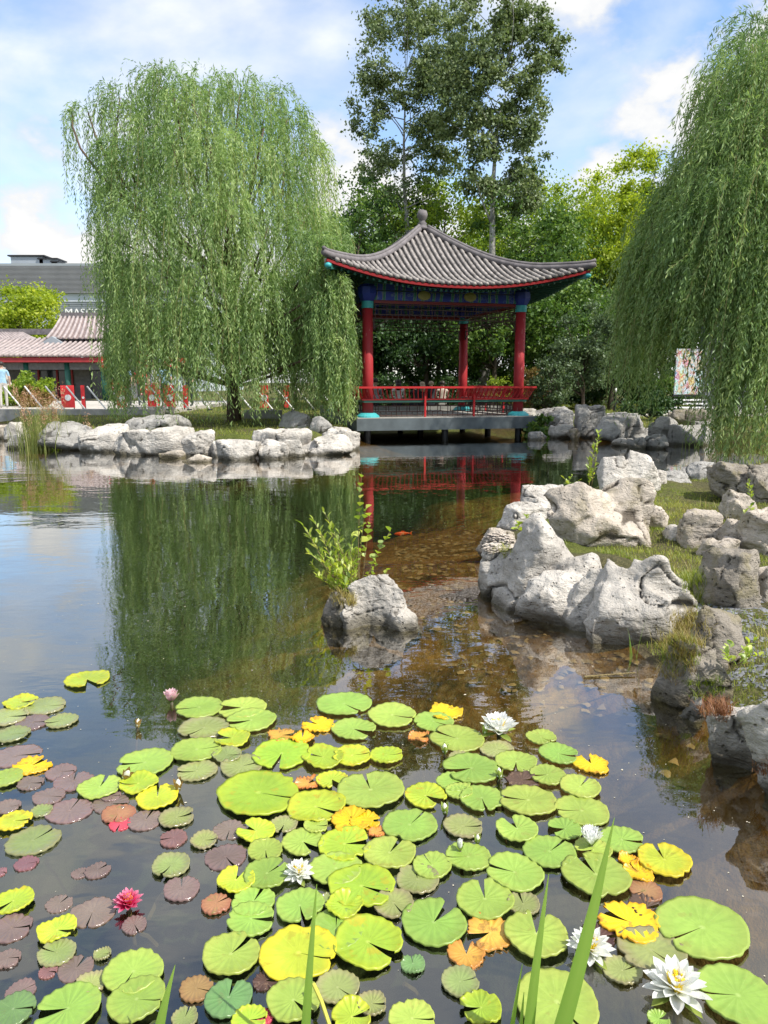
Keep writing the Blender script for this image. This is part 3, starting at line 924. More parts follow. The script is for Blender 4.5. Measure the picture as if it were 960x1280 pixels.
lw += [(165, 400, -1.4, .5, 2.6, .9), (185, 395, -2.2, .8, 2.5, 1.), (230, 400, -2.8, .9, 2.4, 1.), (275, 405, -2.8, .9, 2.3, 1.), (320, 400, -2.2, .9, 2.4, 1.), (360, 400, -1.6, .8, 2.6, 1.2), (395, 410, -1.0, .7, 2.6, 1.2), (418, 390, -1.8, .4, 2.9, .9), (420, 310, -2.2, .35, 3.2, .7), (146, 440, -.4, .3, 2.2, .9), (200, 400, 1.8, .9, 2.6, .8), (260, 400, 2.0, .9, 2.6, .8), (340, 400, 1.8, .9, 2.6, .8), (90, 135, 0., .3, 2.2, .12)]
lw += [(404, 322, -3.1, .42, 3.2, .9), (412, 372, -3.3, .36, 2.9, .9), (396, 300, -2.9, .45, 3.4, .9), (420, 425, -3.4, .3, 2.2, .8), (402, 390, -3.2, .4, 2.6, .8), (414, 440, -3.4, .32, 2.0, .7)]
lw = [(a, b, c, d, e * (1.22 if b > 340 else 1.08), f) for a, b, c, d, e, f in lw]
lw += [(424, 352, -3.3, .3, 3.4, .7), (430, 410, -3.4, .25, 2.8, .7)]
willow(WB, 9.0, [bough(*b, WB) for b in lw], 'full weeping willow with visible trunk on the rocky grass island', M['willow'], 5, 4300, 0.12, 0.17, kpt=58, leafL=.12)

RWB = Vector((8.35, 15.6, 0)); RWB.z = gz(RWB.x, RWB.y)
rw = [(955, 40, .2, .9, 4.0, 1.0), (930, 95, -.3, .8, 4.0, 1.0), (905, 130, .2, .7, 3.6, .8), (980, 80, -1.0, 1.0, 4.4, 1.0), (950, 150, -1.4, 1.0, 4.2, 1.1), (905, 190, -.6, .8, 3.3, 1.1), (875, 215, .0, .7, 2.9, 1.0),
      (850, 245, .3, .65, 2.8, 1.0), (828, 275, .2, .55, 3.8, 1.0), (812, 310, -.2, .5, 3.6, 1.0), (870, 275, -1.0, .8, 2.3, 1.1), (920, 250, -1.6, 1.0, 2.6, 1.1), (965, 230, -1.9, 1.0, 4.2, 1.1), (1000, 160, -1.2, 1.1, 4.4, 1.0),
      (834, 330, -.8, .45, 2.6, .9), (890, 335, -1.5, .8, 1.5, .8), (945, 340, -2.0, .7, 3.4, 1.0), (985, 320, -2.2, 1.0, 3.8, 1.0), (1010, 250, -1.8, 1.1, 4.2, 1.0), (818, 360, .2, .45, 2.9, .8), (938, 400, -2.3, .4, 3.2, 1.1), (955, 410, -2.4, .6, 3.2, 1.),
      (860, 310, 1.2, .9, 1.9, .8), (910, 260, 1.8, 1.0, 2.4, .8), (960, 180, 1.6, 1.1, 4.4, .8), (1020, 60, 0, 1.1, 4.4, .9), (1040, 180, -1.0, 1.2, 4.4, .9), (1060, 320, -1.6, 1.2, 4.0, .9), (945, 60, 1.2, .9, 4.2, .8), (990, 400, -2.2, .9, 3.2, .8)]
willow(RWB, 11.5, [bough(*b, RWB) for b in rw], 'weeping willow whose whips reach the water by the stage wall', M['willow_dark'], 9, 3400, 0.10, 0.24, kpt=58, leafL=.115, wind=(-.15, 0))

# woodland behind the pavilion
def stand(u, Y, vtop, rx, kind, count, label, seed, zlow=0.25, leaf=0.15, trunk=.13, group='trees of the wood behind the pavilion', name='broadleaf_tree', clumps=85, fork=.3, bark='bark', cat='tree', taper=False):
    if Y >= 30 and vtop < 260 and u > 400: vtop, rx, count = vtop - (26 if not taper else 0), rx * 1.12, count * 1.2
    count = int(count * 1.35)
    t = PY(u, vtop, Y)
    base = Vector((t.x, Y, 0)); base.z = gz(base.x, base.y)
    h = t.z - base.z
    zc = h * (1 + zlow) / 2
    rz = h * (1 - zlow) / 2
    if taper:
        crown = [((0, 0, h * .45), (rx, rx, h * .25), 1.2), ((0.1, 0, h * .68), (rx * .6, rx * .6, h * .2), .8), ((0, 0, h * .88), (rx * .25, rx * .25, h * .13), .35)]
    else:
        crown = [((0, 0, zc), (rx, rx, rz), 1.0), ((-rx * .3, -.2, zc - rz * .3), (rx * .75, rx * .7, rz * .6), .5), ((rx * .35, 0, zc + rz * .1), (rx * .7, rx * .7, rz * .65), .5)]
    return tree(name, base, h, crown, leaf, count, M[kind], M[bark], label, group, seed, trunk, cat, clumps, fork)
stand(446, 31, 215, 2.0, 'green', 7000, 'thin green tree between the island willow and the pavilion roof', 21, .2, .13)
stand(490, 34, 215, 2.4, 'dark', 9000, 'olive-dark tree rising over the pavilion roof beside the finial', 22, .2)
stand(553, 33, 190, 2.6, 'maple', 11000, 'yellow-green maple behind the pavilion between the two tall poplars', 23, .15)
stand(655, 31, 222, 2.4, 'green', 9000, 'mid-green tree beside the pale poplar trunk', 24, .15)
stand(695, 37, 222, 2.8, 'maple', 11000, 'bright maple with sunlit top over the pavilion eave corner', 25, .1)
stand(745, 39, 216, 2.9, 'lime', 11000, 'yellow sunlit maple between the eave corner maple and the pointed tree', 26, .1)
stand(802, 37, 172, 2.9, 'lime', 16000, 'pointed lime-green tree standing above the rest of the wood', 27, .12, taper=True)
stand(846, 41, 215, 2.8, 'maple', 9000, 'green maple half hidden by the stage wall willow', 28, .1)
stand(905, 40, 205, 3.2, 'green', 9000, 'tall green tree directly behind the stage wall willow', 29, .1)
stand(985, 38, 200, 3.2, 'green', 8000, 'wide green tree screened by the stage wall willow', 30, .1)
stand(620, 28, 330, 2.0, 'green', 9000, 'leafy tree close behind the pavilion columns', 31, .25)
stand(700, 29, 335, 2.2, 'green', 11000, 'dense green tree between the pavilion and the lawn', 32, .08)
stand(772, 30, 335, 2.1, 'green', 10000, 'dense green tree at the far edge of the lawn', 33, .06)
stand(735, 25.5, 372, 1.45, 'grey_leaf', 10000, 'small crab-apple tree with light leaves on the lawn', 34, .18, .10, .07, clumps=60, fork=.16)
stand(535, 29, 345, 2.3, 'dark', 10000, 'dark tree seen through the pavilion opening', 35, .2)
stand(468, 30, 340, 2.3, 'dark', 10000, 'dark tree seen beside the peeling pavilion column', 36, .2)
stand(590, 35, 300, 2.6, 'dark', 9000, 'dark tree deep in the wood behind the pavilion', 37, .05)
stand(665, 36, 300, 2.6, 'dark', 9000, 'dark tree deep in the wood beside the lawn', 38, .05)
stand(740, 36, 300, 2.6, 'dark', 9000, 'dark tree deep in the wood behind the crab-apple', 39, .05)
stand(820, 36, 300, 2.6, 'dark', 9000, 'dark tree deep in the wood behind the lawn bollard', 40, .05)
stand(430, 38, 300, 2.6, 'dark', 8000, 'dark tree deep in the wood behind the island willow', 41, .05)
stand(365, 42, 330, 3.0, 'green', 8000, 'green tree screened by the island willow', 42, .08)
stand(510, 38, 300, 2.6, 'dark', 8000, 'dark tree deep in the wood in line with the finial', 43, .05)
stand(885, 44, 330, 3.4, 'dark', 7000, 'dark tree deep in the wood behind the stage wall', 44, .04)
for k, (u, vt, kd) in enumerate(((470, 236, 'green'), (560, 232, 'maple'), (622, 238, 'green'), (690, 236, 'maple'), (760, 226, 'lime'), (820, 222, 'maple'))):
    stand(u, 47 + k % 2, vt, 3.6, kd, 9000, 'distant tree filling the skyline of the wood', 800 + k, .08, .2, .16, 'distant trees of the wood')
# tall airy poplars
def poplar(u, Y, crown_px, label, seed, count, r0, lean, ubase):
    b = PY(ubase, 478, Y); base = Vector((b.x, Y, 0)); base.z = gz(base.x, base.y)
    cr = []
    for (cu, cv, ru, rv, w) in crown_px:
        q = PY(cu, cv, Y); k = px_m(q)
        cr.append(((q.x - base.x, 0, q.z - base.z), (ru * k, ru * k * .9, rv * k), w))
    q = PY(u, -20, Y)
    return tree('poplar_tree', base, q.z - base.z, cr, .135, int(count * 1.7), M['poplar'], M['bark_pale'], label, 'tall poplars behind the pavilion', seed, r0, 'tree', 300, .42, lean=lean)
poplar(625, 30, [(565, 110, 30, 70, .6), (600, 215, 40, 40, .45), (645, 235, 34, 50, .4), (630, 90, 62, 80, 1.2), (660, 60, 40, 60, .6), (590, 120, 45, 70, .7), (650, 150, 35, 50, .5), (610, 20, 60, 45, .8), (660, 215, 28, 60, .32), (690, 60, 18, 40, .2), (600, 170, 30, 30, .3)],
       'tall poplar with a single pale straight trunk rising beside the red column', 51, 23000, .23, (.7, 0), 601)
poplar(490, 33, [(550, 60, 40, 70, .8), (490, 215, 55, 35, .55), (545, 205, 35, 40, .5), (500, 70, 62, 70, 1.2), (460, 130, 28, 50, .5), (545, 120, 40, 60, .9), (505, 15, 60, 35, .8), (480, 190, 45, 30, .35), (540, 170, 25, 40, .3)],
       'tall poplar with forked grey limbs rising above the finial', 52, 18000, .20, (-1.2, 0), 535)
# shrubs
def shrub(name, u, Y, vtop, rx, kind, count, label, seed, leaf=.09, group='shrubs', rzf=None, cat='shrub'):
    return stand(u, Y, vtop, rx, kind, count, label, seed, .02, leaf, .03, group, name, 30, .05, cat=cat)
shrub('shrub', 690, 24.3, 448, .75, 'grey_leaf', 3500, 'thin grey-green shrub beside the pavilion bench end', 61)
shrub('shrub', 664, 24.8, 455, .55, 'rust_leaf', 1600, 'reddish twiggy shrub behind the pavilion bench end', 62)
shrub('shrub', 676, 19.9, 517, .42, 'green', 2200, 'bright grassy tuft on the bank beside the pavilion deck', 63, .12)
shrub('shrub', 742, 22.5, 512, .35, 'grey_leaf', 900, 'low shrub between the lawn bank rocks', 64)
shrub('shrub', 640, 26.5, 470, 1.1, 'maple', 3000, 'low green shrub behind the pavilion floor', 65)
shrub('shrub', 815, 22, 488, .9, 'dark', 3500, 'dark clipped bush under the stage wall willow', 66, .09)
shrub('shrub', 30, 31, 463, 1.1, 'maple', 6000, 'rounded yellow-green bush before the tiled hall', 67, .12)
shrub('shrub', 44, 29.5, 480, .6, 'rust_leaf', 2500, 'rust-red bush beside the yellow-green bush', 68, .12)
shrub('shrub', 85, 16.0, 534, .42, 'maple', 900, 'grey-green weeds spilling over the island shore beside the reeds', 69, .07)
shrub('shrub', 560, 27.0, 468, 1.2, 'dark', 4000, 'dark bush behind the seated visitors', 70)
shrub('shrub', 480, 27.5, 462, 1.2, 'dark', 4000, 'dark bush behind the peeling pavilion column', 71)
for k, (u, Y) in enumerate(((440, 31), (500, 32), (545, 31.5), (592, 32), (640, 30.5), (690, 31), (735, 32), (785, 31), (835, 33), (880, 34))):
    shrub('shrub', u, Y, 448 + (k % 3) * 6, 1.7, 'dark' if k % 2 else 'green', 4500, 'dense bush of the undergrowth closing off the wood', 720 + k, .13, 'undergrowth bushes')
tb = PY(28, 336, 58)
stand(20, 58, 338, 3.6, 'lime', 15000, 'round yellow-green tree in front of the grey mall', 75, .1, .24, .25, 'trees by the mall', clumps=80)
stand(-60, 60, 350, 4.5, 'lime', 9000, 'yellow-green tree beyond the tiled hall roof', 76, .1, .24, .25, 'trees by the mall', clumps=60)

# ------------------------------------------------------------------ pavilion
def paintmat(name, c, worn=(0.55, 0.45, 0.4), amt=0.35, rough=0.5, scale=5):
    s = NT(name)
    v = s.mapping(s.coord('World'), (1, 1, .35))
    f = s.noise(v, scale, 6, 0.7, .4); f2 = s.noise(s.coord('World'), 2.0, 3)
    cc = s.mix(s.math('MULTIPLY', f2, .5), c, tuple(x * .6 for x in c))
    cc = s.mix(s.ramp(f, [(.62, 0), (.68, amt)]), cc, worn)
    return s.done(s.pbsdf(cc, rough, s.bump(f, .15, .01), .4))
M['red'] = paintmat('red_paint', (0.40, 0.024, 0.03), (.55, .40, .36), .6, .6, 7)
M['red_rail'] = paintmat('red_rail_paint', (0.50, 0.022, 0.025), amt=.12)
M['red_dark'] = paintmat('dark_red_paint', (0.20, 0.018, 0.022), amt=.1)
M['red_dark2'] = paintmat('eave_red_paint', (0.33, 0.02, 0.024), amt=.15)
M['teal'] = paintmat('teal_paint', (0.06, 0.42, 0.45), amt=.15)
M['green_paint'] = paintmat('green_paint', (0.03, 0.13, 0.10), amt=.15)
M['blue_paint'] = paintmat('blue_paint', (0.025, 0.05, 0.34), (.3, .4, .5), amt=.2)
M['gold'] = paintmat('gold_paint', (0.34, 0.32, 0.13), (.2, .3, .1), amt=.5, scale=14)
M['deck'] = plain('deck_slab', (0.095, 0.115, 0.125), .55, .25, 3, .2)
M['deck_top'] = plain('deck_floor', (0.36, 0.34, 0.31), .7, .15, 4)
M['tile'] = plain('grey_roof_tile', (0.29, 0.262, 0.245), .75, .38, 5, .3)
M['tile_dark'] = plain('grey_roof_trough', (0.085, 0.078, 0.075), .8, .3, 9, .3)
M['ridge'] = plain('roof_ridge', (0.155, 0.140, 0.145), .7, .25, 6, .3)
M['lattice'] = plain('lattice_wood', (0.055, 0.025, 0.020), .6)
M['black_metal'] = plain('black_metal', (0.02, 0.02, 0.022), .5)
s = NT('beam_painting')                 # bands of blue, green and gold painted along the beams
v = s.coord('Object')
sx = s.n('ShaderNodeSeparateXYZ'); s.l(v, sx.inputs[0])
w1 = s.n('ShaderNodeTexWave'); w1.inputs['Scale'].default_value = 0.62; w1.inputs['Distortion'].default_value = 1.6; w1.inputs['Detail'].default_value = 2
s.l(v, w1.inputs['Vector'])
nn = s.vor(v, 7, 'F1', 'Distance')
c1 = s.ramp(w1.outputs['Fac'], [(0, (0.02, 0.045, 0.34)), (.35, (0.02, 0.05, 0.30)), (.42, (0.35, 0.45, 0.42)), (.46, (0.02, .16, .15)), (.75, (0.015, .11, .12)), (.8, (.4, .36, .16)), (.84, (.025, .05, .36))], 'CONSTANT')
c1 = s.mix(s.ramp(nn, [(.30, 0), (.34, .45), (.42, 0)]), c1, (.30, .42, .40))
M['beam'] = s.done(s.pbsdf(c1, .5))

PVA = R(15.0)
PV = empty('pavilion', (1.06, 21.70, 0), PVA)
tag(PV, 'square open pavilion with red columns and grey tiled upswept roof over the water', 'pavilion')
CS, DZ, DH = 2.08, 0.50, 2.46
mb = MB(); mb.box((0, 0, DZ - .15), (2 * DH, 2 * DH, .30)); mb.build('deck', M['deck'], PV)
mb = MB(); mb.box((0, 0, DZ + .012), (2 * DH - .06, 2 * DH - .06, .02)); mb.build('floor', M['deck_top'], PV)
for x in (-2.1, 0, 2.1):
    for y in (-2.1, 0, 2.1):
        MB().tube([(x, y, -1.0), (x, y, DZ - .3)], .09, 10).build('stilt', M['black_metal'], PV)
for sx_ in (-1, 1):
    for sy_ in (-1, 1):
        x, y = sx_ * CS, sy_ * CS
        c = MB().lathe([(.138, DZ + .12), (.138, 1.6), (.130, 3.22)], (x, y, 0), 20).build('column', M['red'], PV, True)
        MB().lathe([(.30, DZ + .02), (.29, DZ + .06), (.20, DZ + .13), (.16, DZ + .135)], (x, y, 0), 20).build('plinth', M['teal'], c, False)
        MB().lathe([(.148, 3.22), (.150, 3.24), (.150, 3.37), (.148, 3.39)], (x, y, 0), 20).build('band', M['teal'], c)
        MB().lathe([(.15, 3.39), (.20, 3.45), (.25, 3.56), (.24, 3.72), (.16, 3.80)], (x, y, 0), 8).build('capital', M['blue_paint'], c)
SIDES = [(0, 'front'), (math.pi / 2, 'side'), (math.pi, 'back'), (-math.pi / 2, 'side')]
def rot(p, a):
    return Vector((p[0] * math.cos(a) - p[1] * math.sin(a), p[0] * math.sin(a) + p[1] * math.cos(a), p[2]))
def rb(mb, a):
    mb.v = [tuple(rot(p, a)) for p in mb.v]
    return mb
for a, nm in SIDES:
    m_ = MB(); m_.box((0, 0, 0), (2 * CS - .32, .13, .21))
    o = m_.build('beam', M['beam'], PV); o.location = rot((0, -CS, 3.53), a); o.rotation_euler.z = a
    m_ = MB(); m_.box((0, 0, 0), (2 * CS - .30, .16, .15))
    o = m_.build('beam', M['beam'], PV); o.location = rot((0, -CS, 3.74), a); o.rotation_euler.z = a
    m_ = MB(); m_.box((0, 0, 0), (2 * CS - .32, .05, .07))
    o = m_.build('board', M['red_dark'], PV); o.location = rot((0, -CS, 3.385), a); o.rotation_euler.z = a
    for mx_ in (-.62, .62):
        m_ = MB(); m_.lathe([(.15, 0), (.145, .018), (.09, .028)], (0, 0, 0), 18)
        o = m_.build('medallion', M['gold'], PV); o.location = rot((mx_, -CS - .064, 3.56), a); o.rotation_euler = (math.pi / 2, 0, a); o.scale = (1.15, .78, 1)
    # fretwork hanging under the beam
    m_ = MB()
    for z in (3.32, 3.21, 3.08, 2.98):
        m_.bar((-CS + .14, -CS, z), (CS - .14, -CS, z), .022, .022)
    x = -CS + .2; k = 0
    while x < CS - .15:
        z0, z1 = [(2.98, 3.32), (3.08, 3.21), (2.98, 3.08), (3.21, 3.32)][k % 4]
        m_.bar((x, -CS, z0), (x, -CS, z1), .016, .016); x += .075; k += 1
    for sg in (-1, 1):
        m_.bar((sg * (CS - .16), -CS, 2.72), (sg * (CS - .16), -CS, 3.0), .03, .03)
        m_.bar((sg * (CS - .16), -CS, 2.74), (sg * (CS - .55), -CS, 2.98), .02, .02)
    rb(m_, a).build('fretwork', M['lattice'], PV)
    if nm == 'back':
        continue
    # bench with a splayed back rail
    e = 0.0
    m_ = MB(); m_.box((0, -CS + .02, .93), (2 * CS - .3, .34, .05)); o = rb(m_, a).build('bench_seat', M['red_dark'], PV)
    m_ = MB(); m_.box((0, -CS - .165, .93), (2 * CS + .30, .03, .062)); rb(m_, a).build('bench_edge', M['green_paint'], PV)
    m_ = MB(); m_.bar((-CS - .34, -CS - .34, 1.275), (CS + .34, -CS - .34, 1.275), .06, .05); rb(m_, a).build('top_rail', M['red_rail'], PV)
    m_ = MB(); m_.bar((-CS - .2, -CS - .185, .975), (CS + .2, -CS - .185, .975), .035, .035); rb(m_, a).build('low_rail', M['red_rail'], PV)
    n = 40
    for i in range(n + 1):
        t = -1 + 2 * i / n
        xa, xb = t * (CS + .17), t * (CS + .32)
        m_ = MB()
        for p, q in (((xa, -CS - .18, .97), (xa * .45 + xb * .55, -CS - .25, 1.10)), ((xa * .45 + xb * .55, -CS - .235, 1.10), (xb, -CS - .335, 1.27))):
            m_.bar(p, q, .026, .020)
        rb(m_, a).build('baluster', M['red_rail'], PV)
    m_ = MB()
    for z in (.56, .66, .80, .885):
        m_.bar((-CS + .16, -CS, z), (CS - .16, -CS, z), .024, .024)
    x = -CS + .2; k = 0
    while x < CS - .16:
        z0, z1 = [(.54, .89), (.66, .80), (.54, .66), (.80, .89)][k % 4]
        m_.bar((x, -CS, z0), (x, -CS, z1), .016, .016); x += .07; k += 1
    rb(m_, a).build('bench_lattice', M['lattice'], PV)
    for x in (-.62, .72):
        m_ = MB(); m_.bar((x, -CS - .23, DZ + .02), (x, -CS - .23, 1.10), .045, .045); m_.bar((x, -CS - .23, 1.10), (x, -CS - .33, 1.26), .045, .045)
        rb(m_, a).build('post', M['red_rail'], PV)

# roof
APZ, EMZ, ECZ, HM, HC = 5.60, 3.74, 4.20, 3.12, 3.34
def roof_pt(t, s_):
    d = t * (HM + (HC - HM) * abs(s_) ** 3 * t * t)
    zm = APZ - (APZ - EMZ) * (1 - (1 - t) ** 1.38)
    zh = APZ - (APZ - ECZ + .03) * (1 - (1 - t) ** 2.05) + .03 * t ** 6
    return Vector((s_ * d, -d, zm + (zh - zm) * abs(s_) ** 2.3 * min(1, t * 1.2)))
TS = [i / 18 for i in range(1, 19)]
SS = [-1 + i / 16 for i in range(33)]
slope_objs = []
for a, nm in SIDES:
    m_ = MB(); m_.grid([[roof_pt(max(t, .02), q) for q in SS] for t in [.0] + TS]); ob = rb(m_, a).build('roof_slope', M['tile_dark'], PV, True)
    slope_objs.append(ob)
    m_ = MB(); m_.grid([[roof_pt(max(t, .02), q) - Vector((0, -.02, .10 + .03 * t)) for q in SS] for t in [.0] + TS]); rb(m_, a).build('soffit', M['green_paint'], PV, True)
    # barrel tile rows
    x = -HC + .09
    while x < HC:
        ts = abs(x) / HC
        lo = None
        pts = []
        for i in range(15):
            t = i / 14
            t = max(ts * 1.01 + .02, .03) * (1 - t) + 1.0 * t
            if t > 1.0: continue
            q = 0
            d = t * HM
            for _ in range(6):
                q = max(-1, min(1, x / d)); d = t * (HM + (HC - HM) * abs(q) ** 3 * t * t)
            if abs(x) > d * 1.0: continue
            pts.append(roof_pt(t, max(-1, min(1, x / d))) + Vector((0, 0, .028)))
        if len(pts) > 2:
            pts[-1] = pts[-1] + Vector((0, -.04, -.015))
            fine, fr_, acc = [], [], 0.0
            tot = sum((pts[i + 1] - pts[i]).length for i in range(len(pts) - 1))
            nt_ = max(1, round(tot / .24))
            def along(d_):
                for i in range(len(pts) - 1):
                    l_ = (pts[i + 1] - pts[i]).length
                    if d_ <= l_ or i == len(pts) - 2:
                        return pts[i].lerp(pts[i + 1], min(1.0, d_ / l_))
                    d_ -= l_
            for j in range(nt_):
                jit = random.Random(j * 7919 + int(x * 1000)).uniform(-.004, .004)
                fine += [along(tot * (j + .02) / nt_), along(tot * (j + .98) / nt_)]
                fr_ += [.041 + jit, .051 + jit]
            m_ = MB(); m_.tube(fine, fr_, 7)
            rb(m_, a).build('tile_row', M['tile'], ob, True)
        x += .163
    # red fascia and white-edged eave line
    m_ = MB(); m_.grid([[roof_pt(1, q) + Vector((0, -.012, -.03)) for q in SS], [roof_pt(1, q) + Vector((0, -.005, -.09)) for q in SS], [roof_pt(1, q) + Vector((0, .05, -.10)) for q in SS]])
    rb(m_, a).build('fascia', M['red_dark2'], PV)
    m_ = MB()
    for i in range(44):
        q = -1 + 2 * (i + .5) / 44
        p0, p1 = roof_pt(.97, q), roof_pt(.60, q * (.60 + .4 * abs(q)))
        m_.bar(p0 - Vector((0, 0, .16)), p1 - Vector((0, 0, .20)), .05, .06)
    ra = rb(m_, a).build('rafters', M['green_paint'], PV); tag(ra, kind='stuff')
    # hip ridge
    m_ = MB()
    hp = [roof_pt(max(.04, i / 16), 1) + Vector((0, 0, .07)) for i in range(17)]
    hp.append(hp[-1] + Vector((.09, -.09, .03)))
    m_.tube(hp, [.085] * 17 + [.07], 8)
    m_.tube([p + Vector((0, 0, .09)) for p in hp], .045, 8)
    rb(m_, a).build('hip_ridge', M['ridge'], PV, True)
    m_ = MB(); m_.bar(roof_pt(.55, 1) - Vector((0, 0, .22)), roof_pt(.985, 1) - Vector((0, 0, .17)), .13, .16)
    cb = rb(m_, a).build('corner_beam', M['green_paint'], PV)
    e = rot(roof_pt(.99, 1) - Vector((0, 0, .17)), a)
    MB().lathe([(.02, -.06), (.075, -.03), (.08, .03), (.02, .07)], tuple(e), 10).build('beam_end', M['teal'], cb, True)
MB().lathe([(.20, 0), (.22, .05), (.15, .09), (.11, .14), (.13, .18), (.08, .23), (.085, .26), (.135, .33), (.15, .42), (.12, .51), (.03, .545)], (0, 0, APZ - .04), 16).build('finial', M['ridge'], PV, True)

# ------------------------------------------------------------------ people
M['skin'] = plain('skin', (0.52, 0.34, 0.26), .55, .06)
M['hair_dark'] = plain('dark_hair', (0.025, 0.018, 0.014), .5)
M['hair_fair'] = plain('fair_hair', (0.42, 0.33, 0.22), .5)
for nme, c in dict(shirt_grey=(.35, .36, .38), shirt_white=(.72, .70, .68), shirt_black=(.03, .03, .035), shirt_beige=(.48, .40, .33), shirt_blue=(.30, .48, .62), shirt_red=(.50, .03, .04), trousers_dark=(.035, .038, .05), trousers_pale=(.45, .43, .40)).items():
    M[nme] = plain(nme, c, .8, .12, 20)
def person(loc, rz, label, shirt, trousers, hair, seated=False, long_hair=False, arms='down', group=None, h=1.68):
    k = h / 1.7
    J = {'pelvis': (0, 0, .95), 'waist': (0, 0, 1.10), 'chest': (0, 0, 1.30), 'neck': (0, 0, 1.46), 'headb': (0, .015, 1.54), 'head': (0, .015, 1.62), 'headt': (0, .005, 1.68)}
    rad = {'pelvis': (.15, .11), 'waist': (.125, .095), 'chest': (.155, .105), 'neck': (.055, .055), 'headb': (.075, .085), 'head': (.08, .10), 'headt': (.055, .07)}
    E = [('pelvis', 'waist'), ('waist', 'chest'), ('chest', 'neck'), ('neck', 'headb'), ('headb', 'head'), ('head', 'headt')]
    for s_, n in ((-1, 'l'), (1, 'r')):
        J['sh' + n] = (s_ * .18, 0, 1.40); rad['sh' + n] = (.06, .06)
        if arms == 'fwd':
            J['el' + n] = (s_ * .24, .05, 1.14); J['wr' + n] = (s_ * .12, .27, 1.12); J['hd' + n] = (s_ * .08, .34, 1.13)
        else:
            J['el' + n] = (s_ * .25, -.02, 1.13); J['wr' + n] = (s_ * .25, .06, .90); J['hd' + n] = (s_ * .24, .08, .80)
        rad['el' + n] = (.042, .042); rad['wr' + n] = (.03, .03); rad['hd' + n] = (.035, .022)
        E += [('chest', 'sh' + n), ('sh' + n, 'el' + n), ('el' + n, 'wr' + n), ('wr' + n, 'hd' + n)]
        J['hp' + n] = (s_ * .09, 0, .90); rad['hp' + n] = (.085, .09)
        if seated:
            J['kn' + n] = (s_ * .11, .42, .92); J['an' + n] = (s_ * .11, .45, .50); J['ft' + n] = (s_ * .12, .60, .45)
        else:
            J['kn' + n] = (s_ * .10, .03 * s_, .50); J['an' + n] = (s_ * .10, -.02 + .04 * s_, .09); J['ft' + n] = (s_ * .11, .13 + .04 * s_, .04)
        rad['kn' + n] = (.06, .06); rad['an' + n] = (.042, .045); rad['ft' + n] = (.042, .035)
        E += [('pelvis', 'hp' + n), ('hp' + n, 'kn' + n), ('kn' + n, 'an' + n), ('an' + n, 'ft' + n)]
    names = list(J)
    me = bpy.data.meshes.new('body')
    dz = -.90 + .09 if seated else 0.0
    me.from_pydata([(J[n][0] * k, J[n][1] * k, (J[n][2] + dz) * k) for n in names], [(names.index(a), names.index(b)) for a, b in E], [])
    tmp = bpy.data.objects.new('body', me); col.objects.link(tmp)
    tmp.modifiers.new('skin', 'SKIN')
    for i, n in enumerate(names):
        sv = me.skin_vertices[0].data[i]; sv.radius = (rad[n][0] * k, rad[n][1] * k); sv.use_root = (n == 'pelvis')
    sb = tmp.modifiers.new('sub', 'SUBSURF'); sb.levels = 2; sb.render_levels = 2
    dg = bpy.context.evaluated_depsgraph_get()
    m2 = bpy.data.meshes.new_from_object(tmp.evaluated_get(dg))
    bpy.data.objects.remove(tmp)
    root = empty('person', loc, rz); tag(root, label, 'person', group)
    m2.materials.clear()
    for q in (M['skin'], M[shirt], M[trousers]):
        m2.materials.append(q)
    for p in m2.polygons:
        c = p.center / k; z = c.z - dz
        p.use_smooth = True
        if z > 1.455: p.material_index = 0
        elif seated and c.y > .12 and z < 1.05: p.material_index = 2
        elif abs(c.x) > .185 and z < 1.20 and z > .72: p.material_index = 0
        elif z > .93: p.material_index = 1
        else: p.material_index = 2
    link('body', m2, None, root)
    mh = MB()
    prof = [(.10, .0), (.108, .05), (.095, .10), (.055, .135), (.01, .145)]
    mh.lathe([(r_ * k, z * k) for r_, z in prof], (0, -.012 * k, (1.595 + dz) * k), 14)
    if long_hair:
        mh.lathe([(.09 * k, 0), (.115 * k, .15 * k), (.10 * k, .26 * k)], (0, -.045 * k, (1.36 + dz) * k), 12)
    mh.build('hair', M[hair], root, True)
    return root
# low stone step behind the pavilion with visitors sitting on it, backs to the pond
st = PY(520, 497, 25.9)
M['stone_step'] = plain('stone_step', (.33, .32, .30), .85, .2, 4, .3)
stp = MB().box((0, 0, .05), (6.6, .5, .70)).build('stone_bench', M['stone_step']); stp.location = (st.x, 26.0, gz(st.x, 26.0) - .1)
tag(stp, 'long low stone bench behind the pavilion', 'bench')
seat_z = stp.location.z + .40
for u, sh, tr_, hr, lg, lb, ht in ((469, 'shirt_grey', 'trousers_dark', 'hair_dark', False, 'broad-shouldered person in a grey shirt seated with dark hair', 1.74),
                               (498, 'shirt_white', 'trousers_dark', 'hair_dark', True, 'seated person with long dark hair over a white top', 1.66),
                               (519, 'shirt_black', 'trousers_dark', 'hair_dark', False, 'small seated person in black clothes', 1.44),
                               (528, 'shirt_black', 'trousers_dark', 'hair_fair', True, 'seated person with long fair hair in a black top', 1.52),
                               (539, 'shirt_black', 'trousers_dark', 'hair_fair', False, 'seated person with short fair hair in a dark top', 1.56),
                               (553, 'shirt_beige', 'trousers_pale', 'hair_dark', False, 'seated person in a beige top with dark hair', 1.58)):
    q = PY(u, 480, 25.85)
    person((q.x, 25.85, seat_z), 0.15, lb, sh, tr_, hr, True, lg, 'fwd', 'visitors seated behind the pavilion', ht)

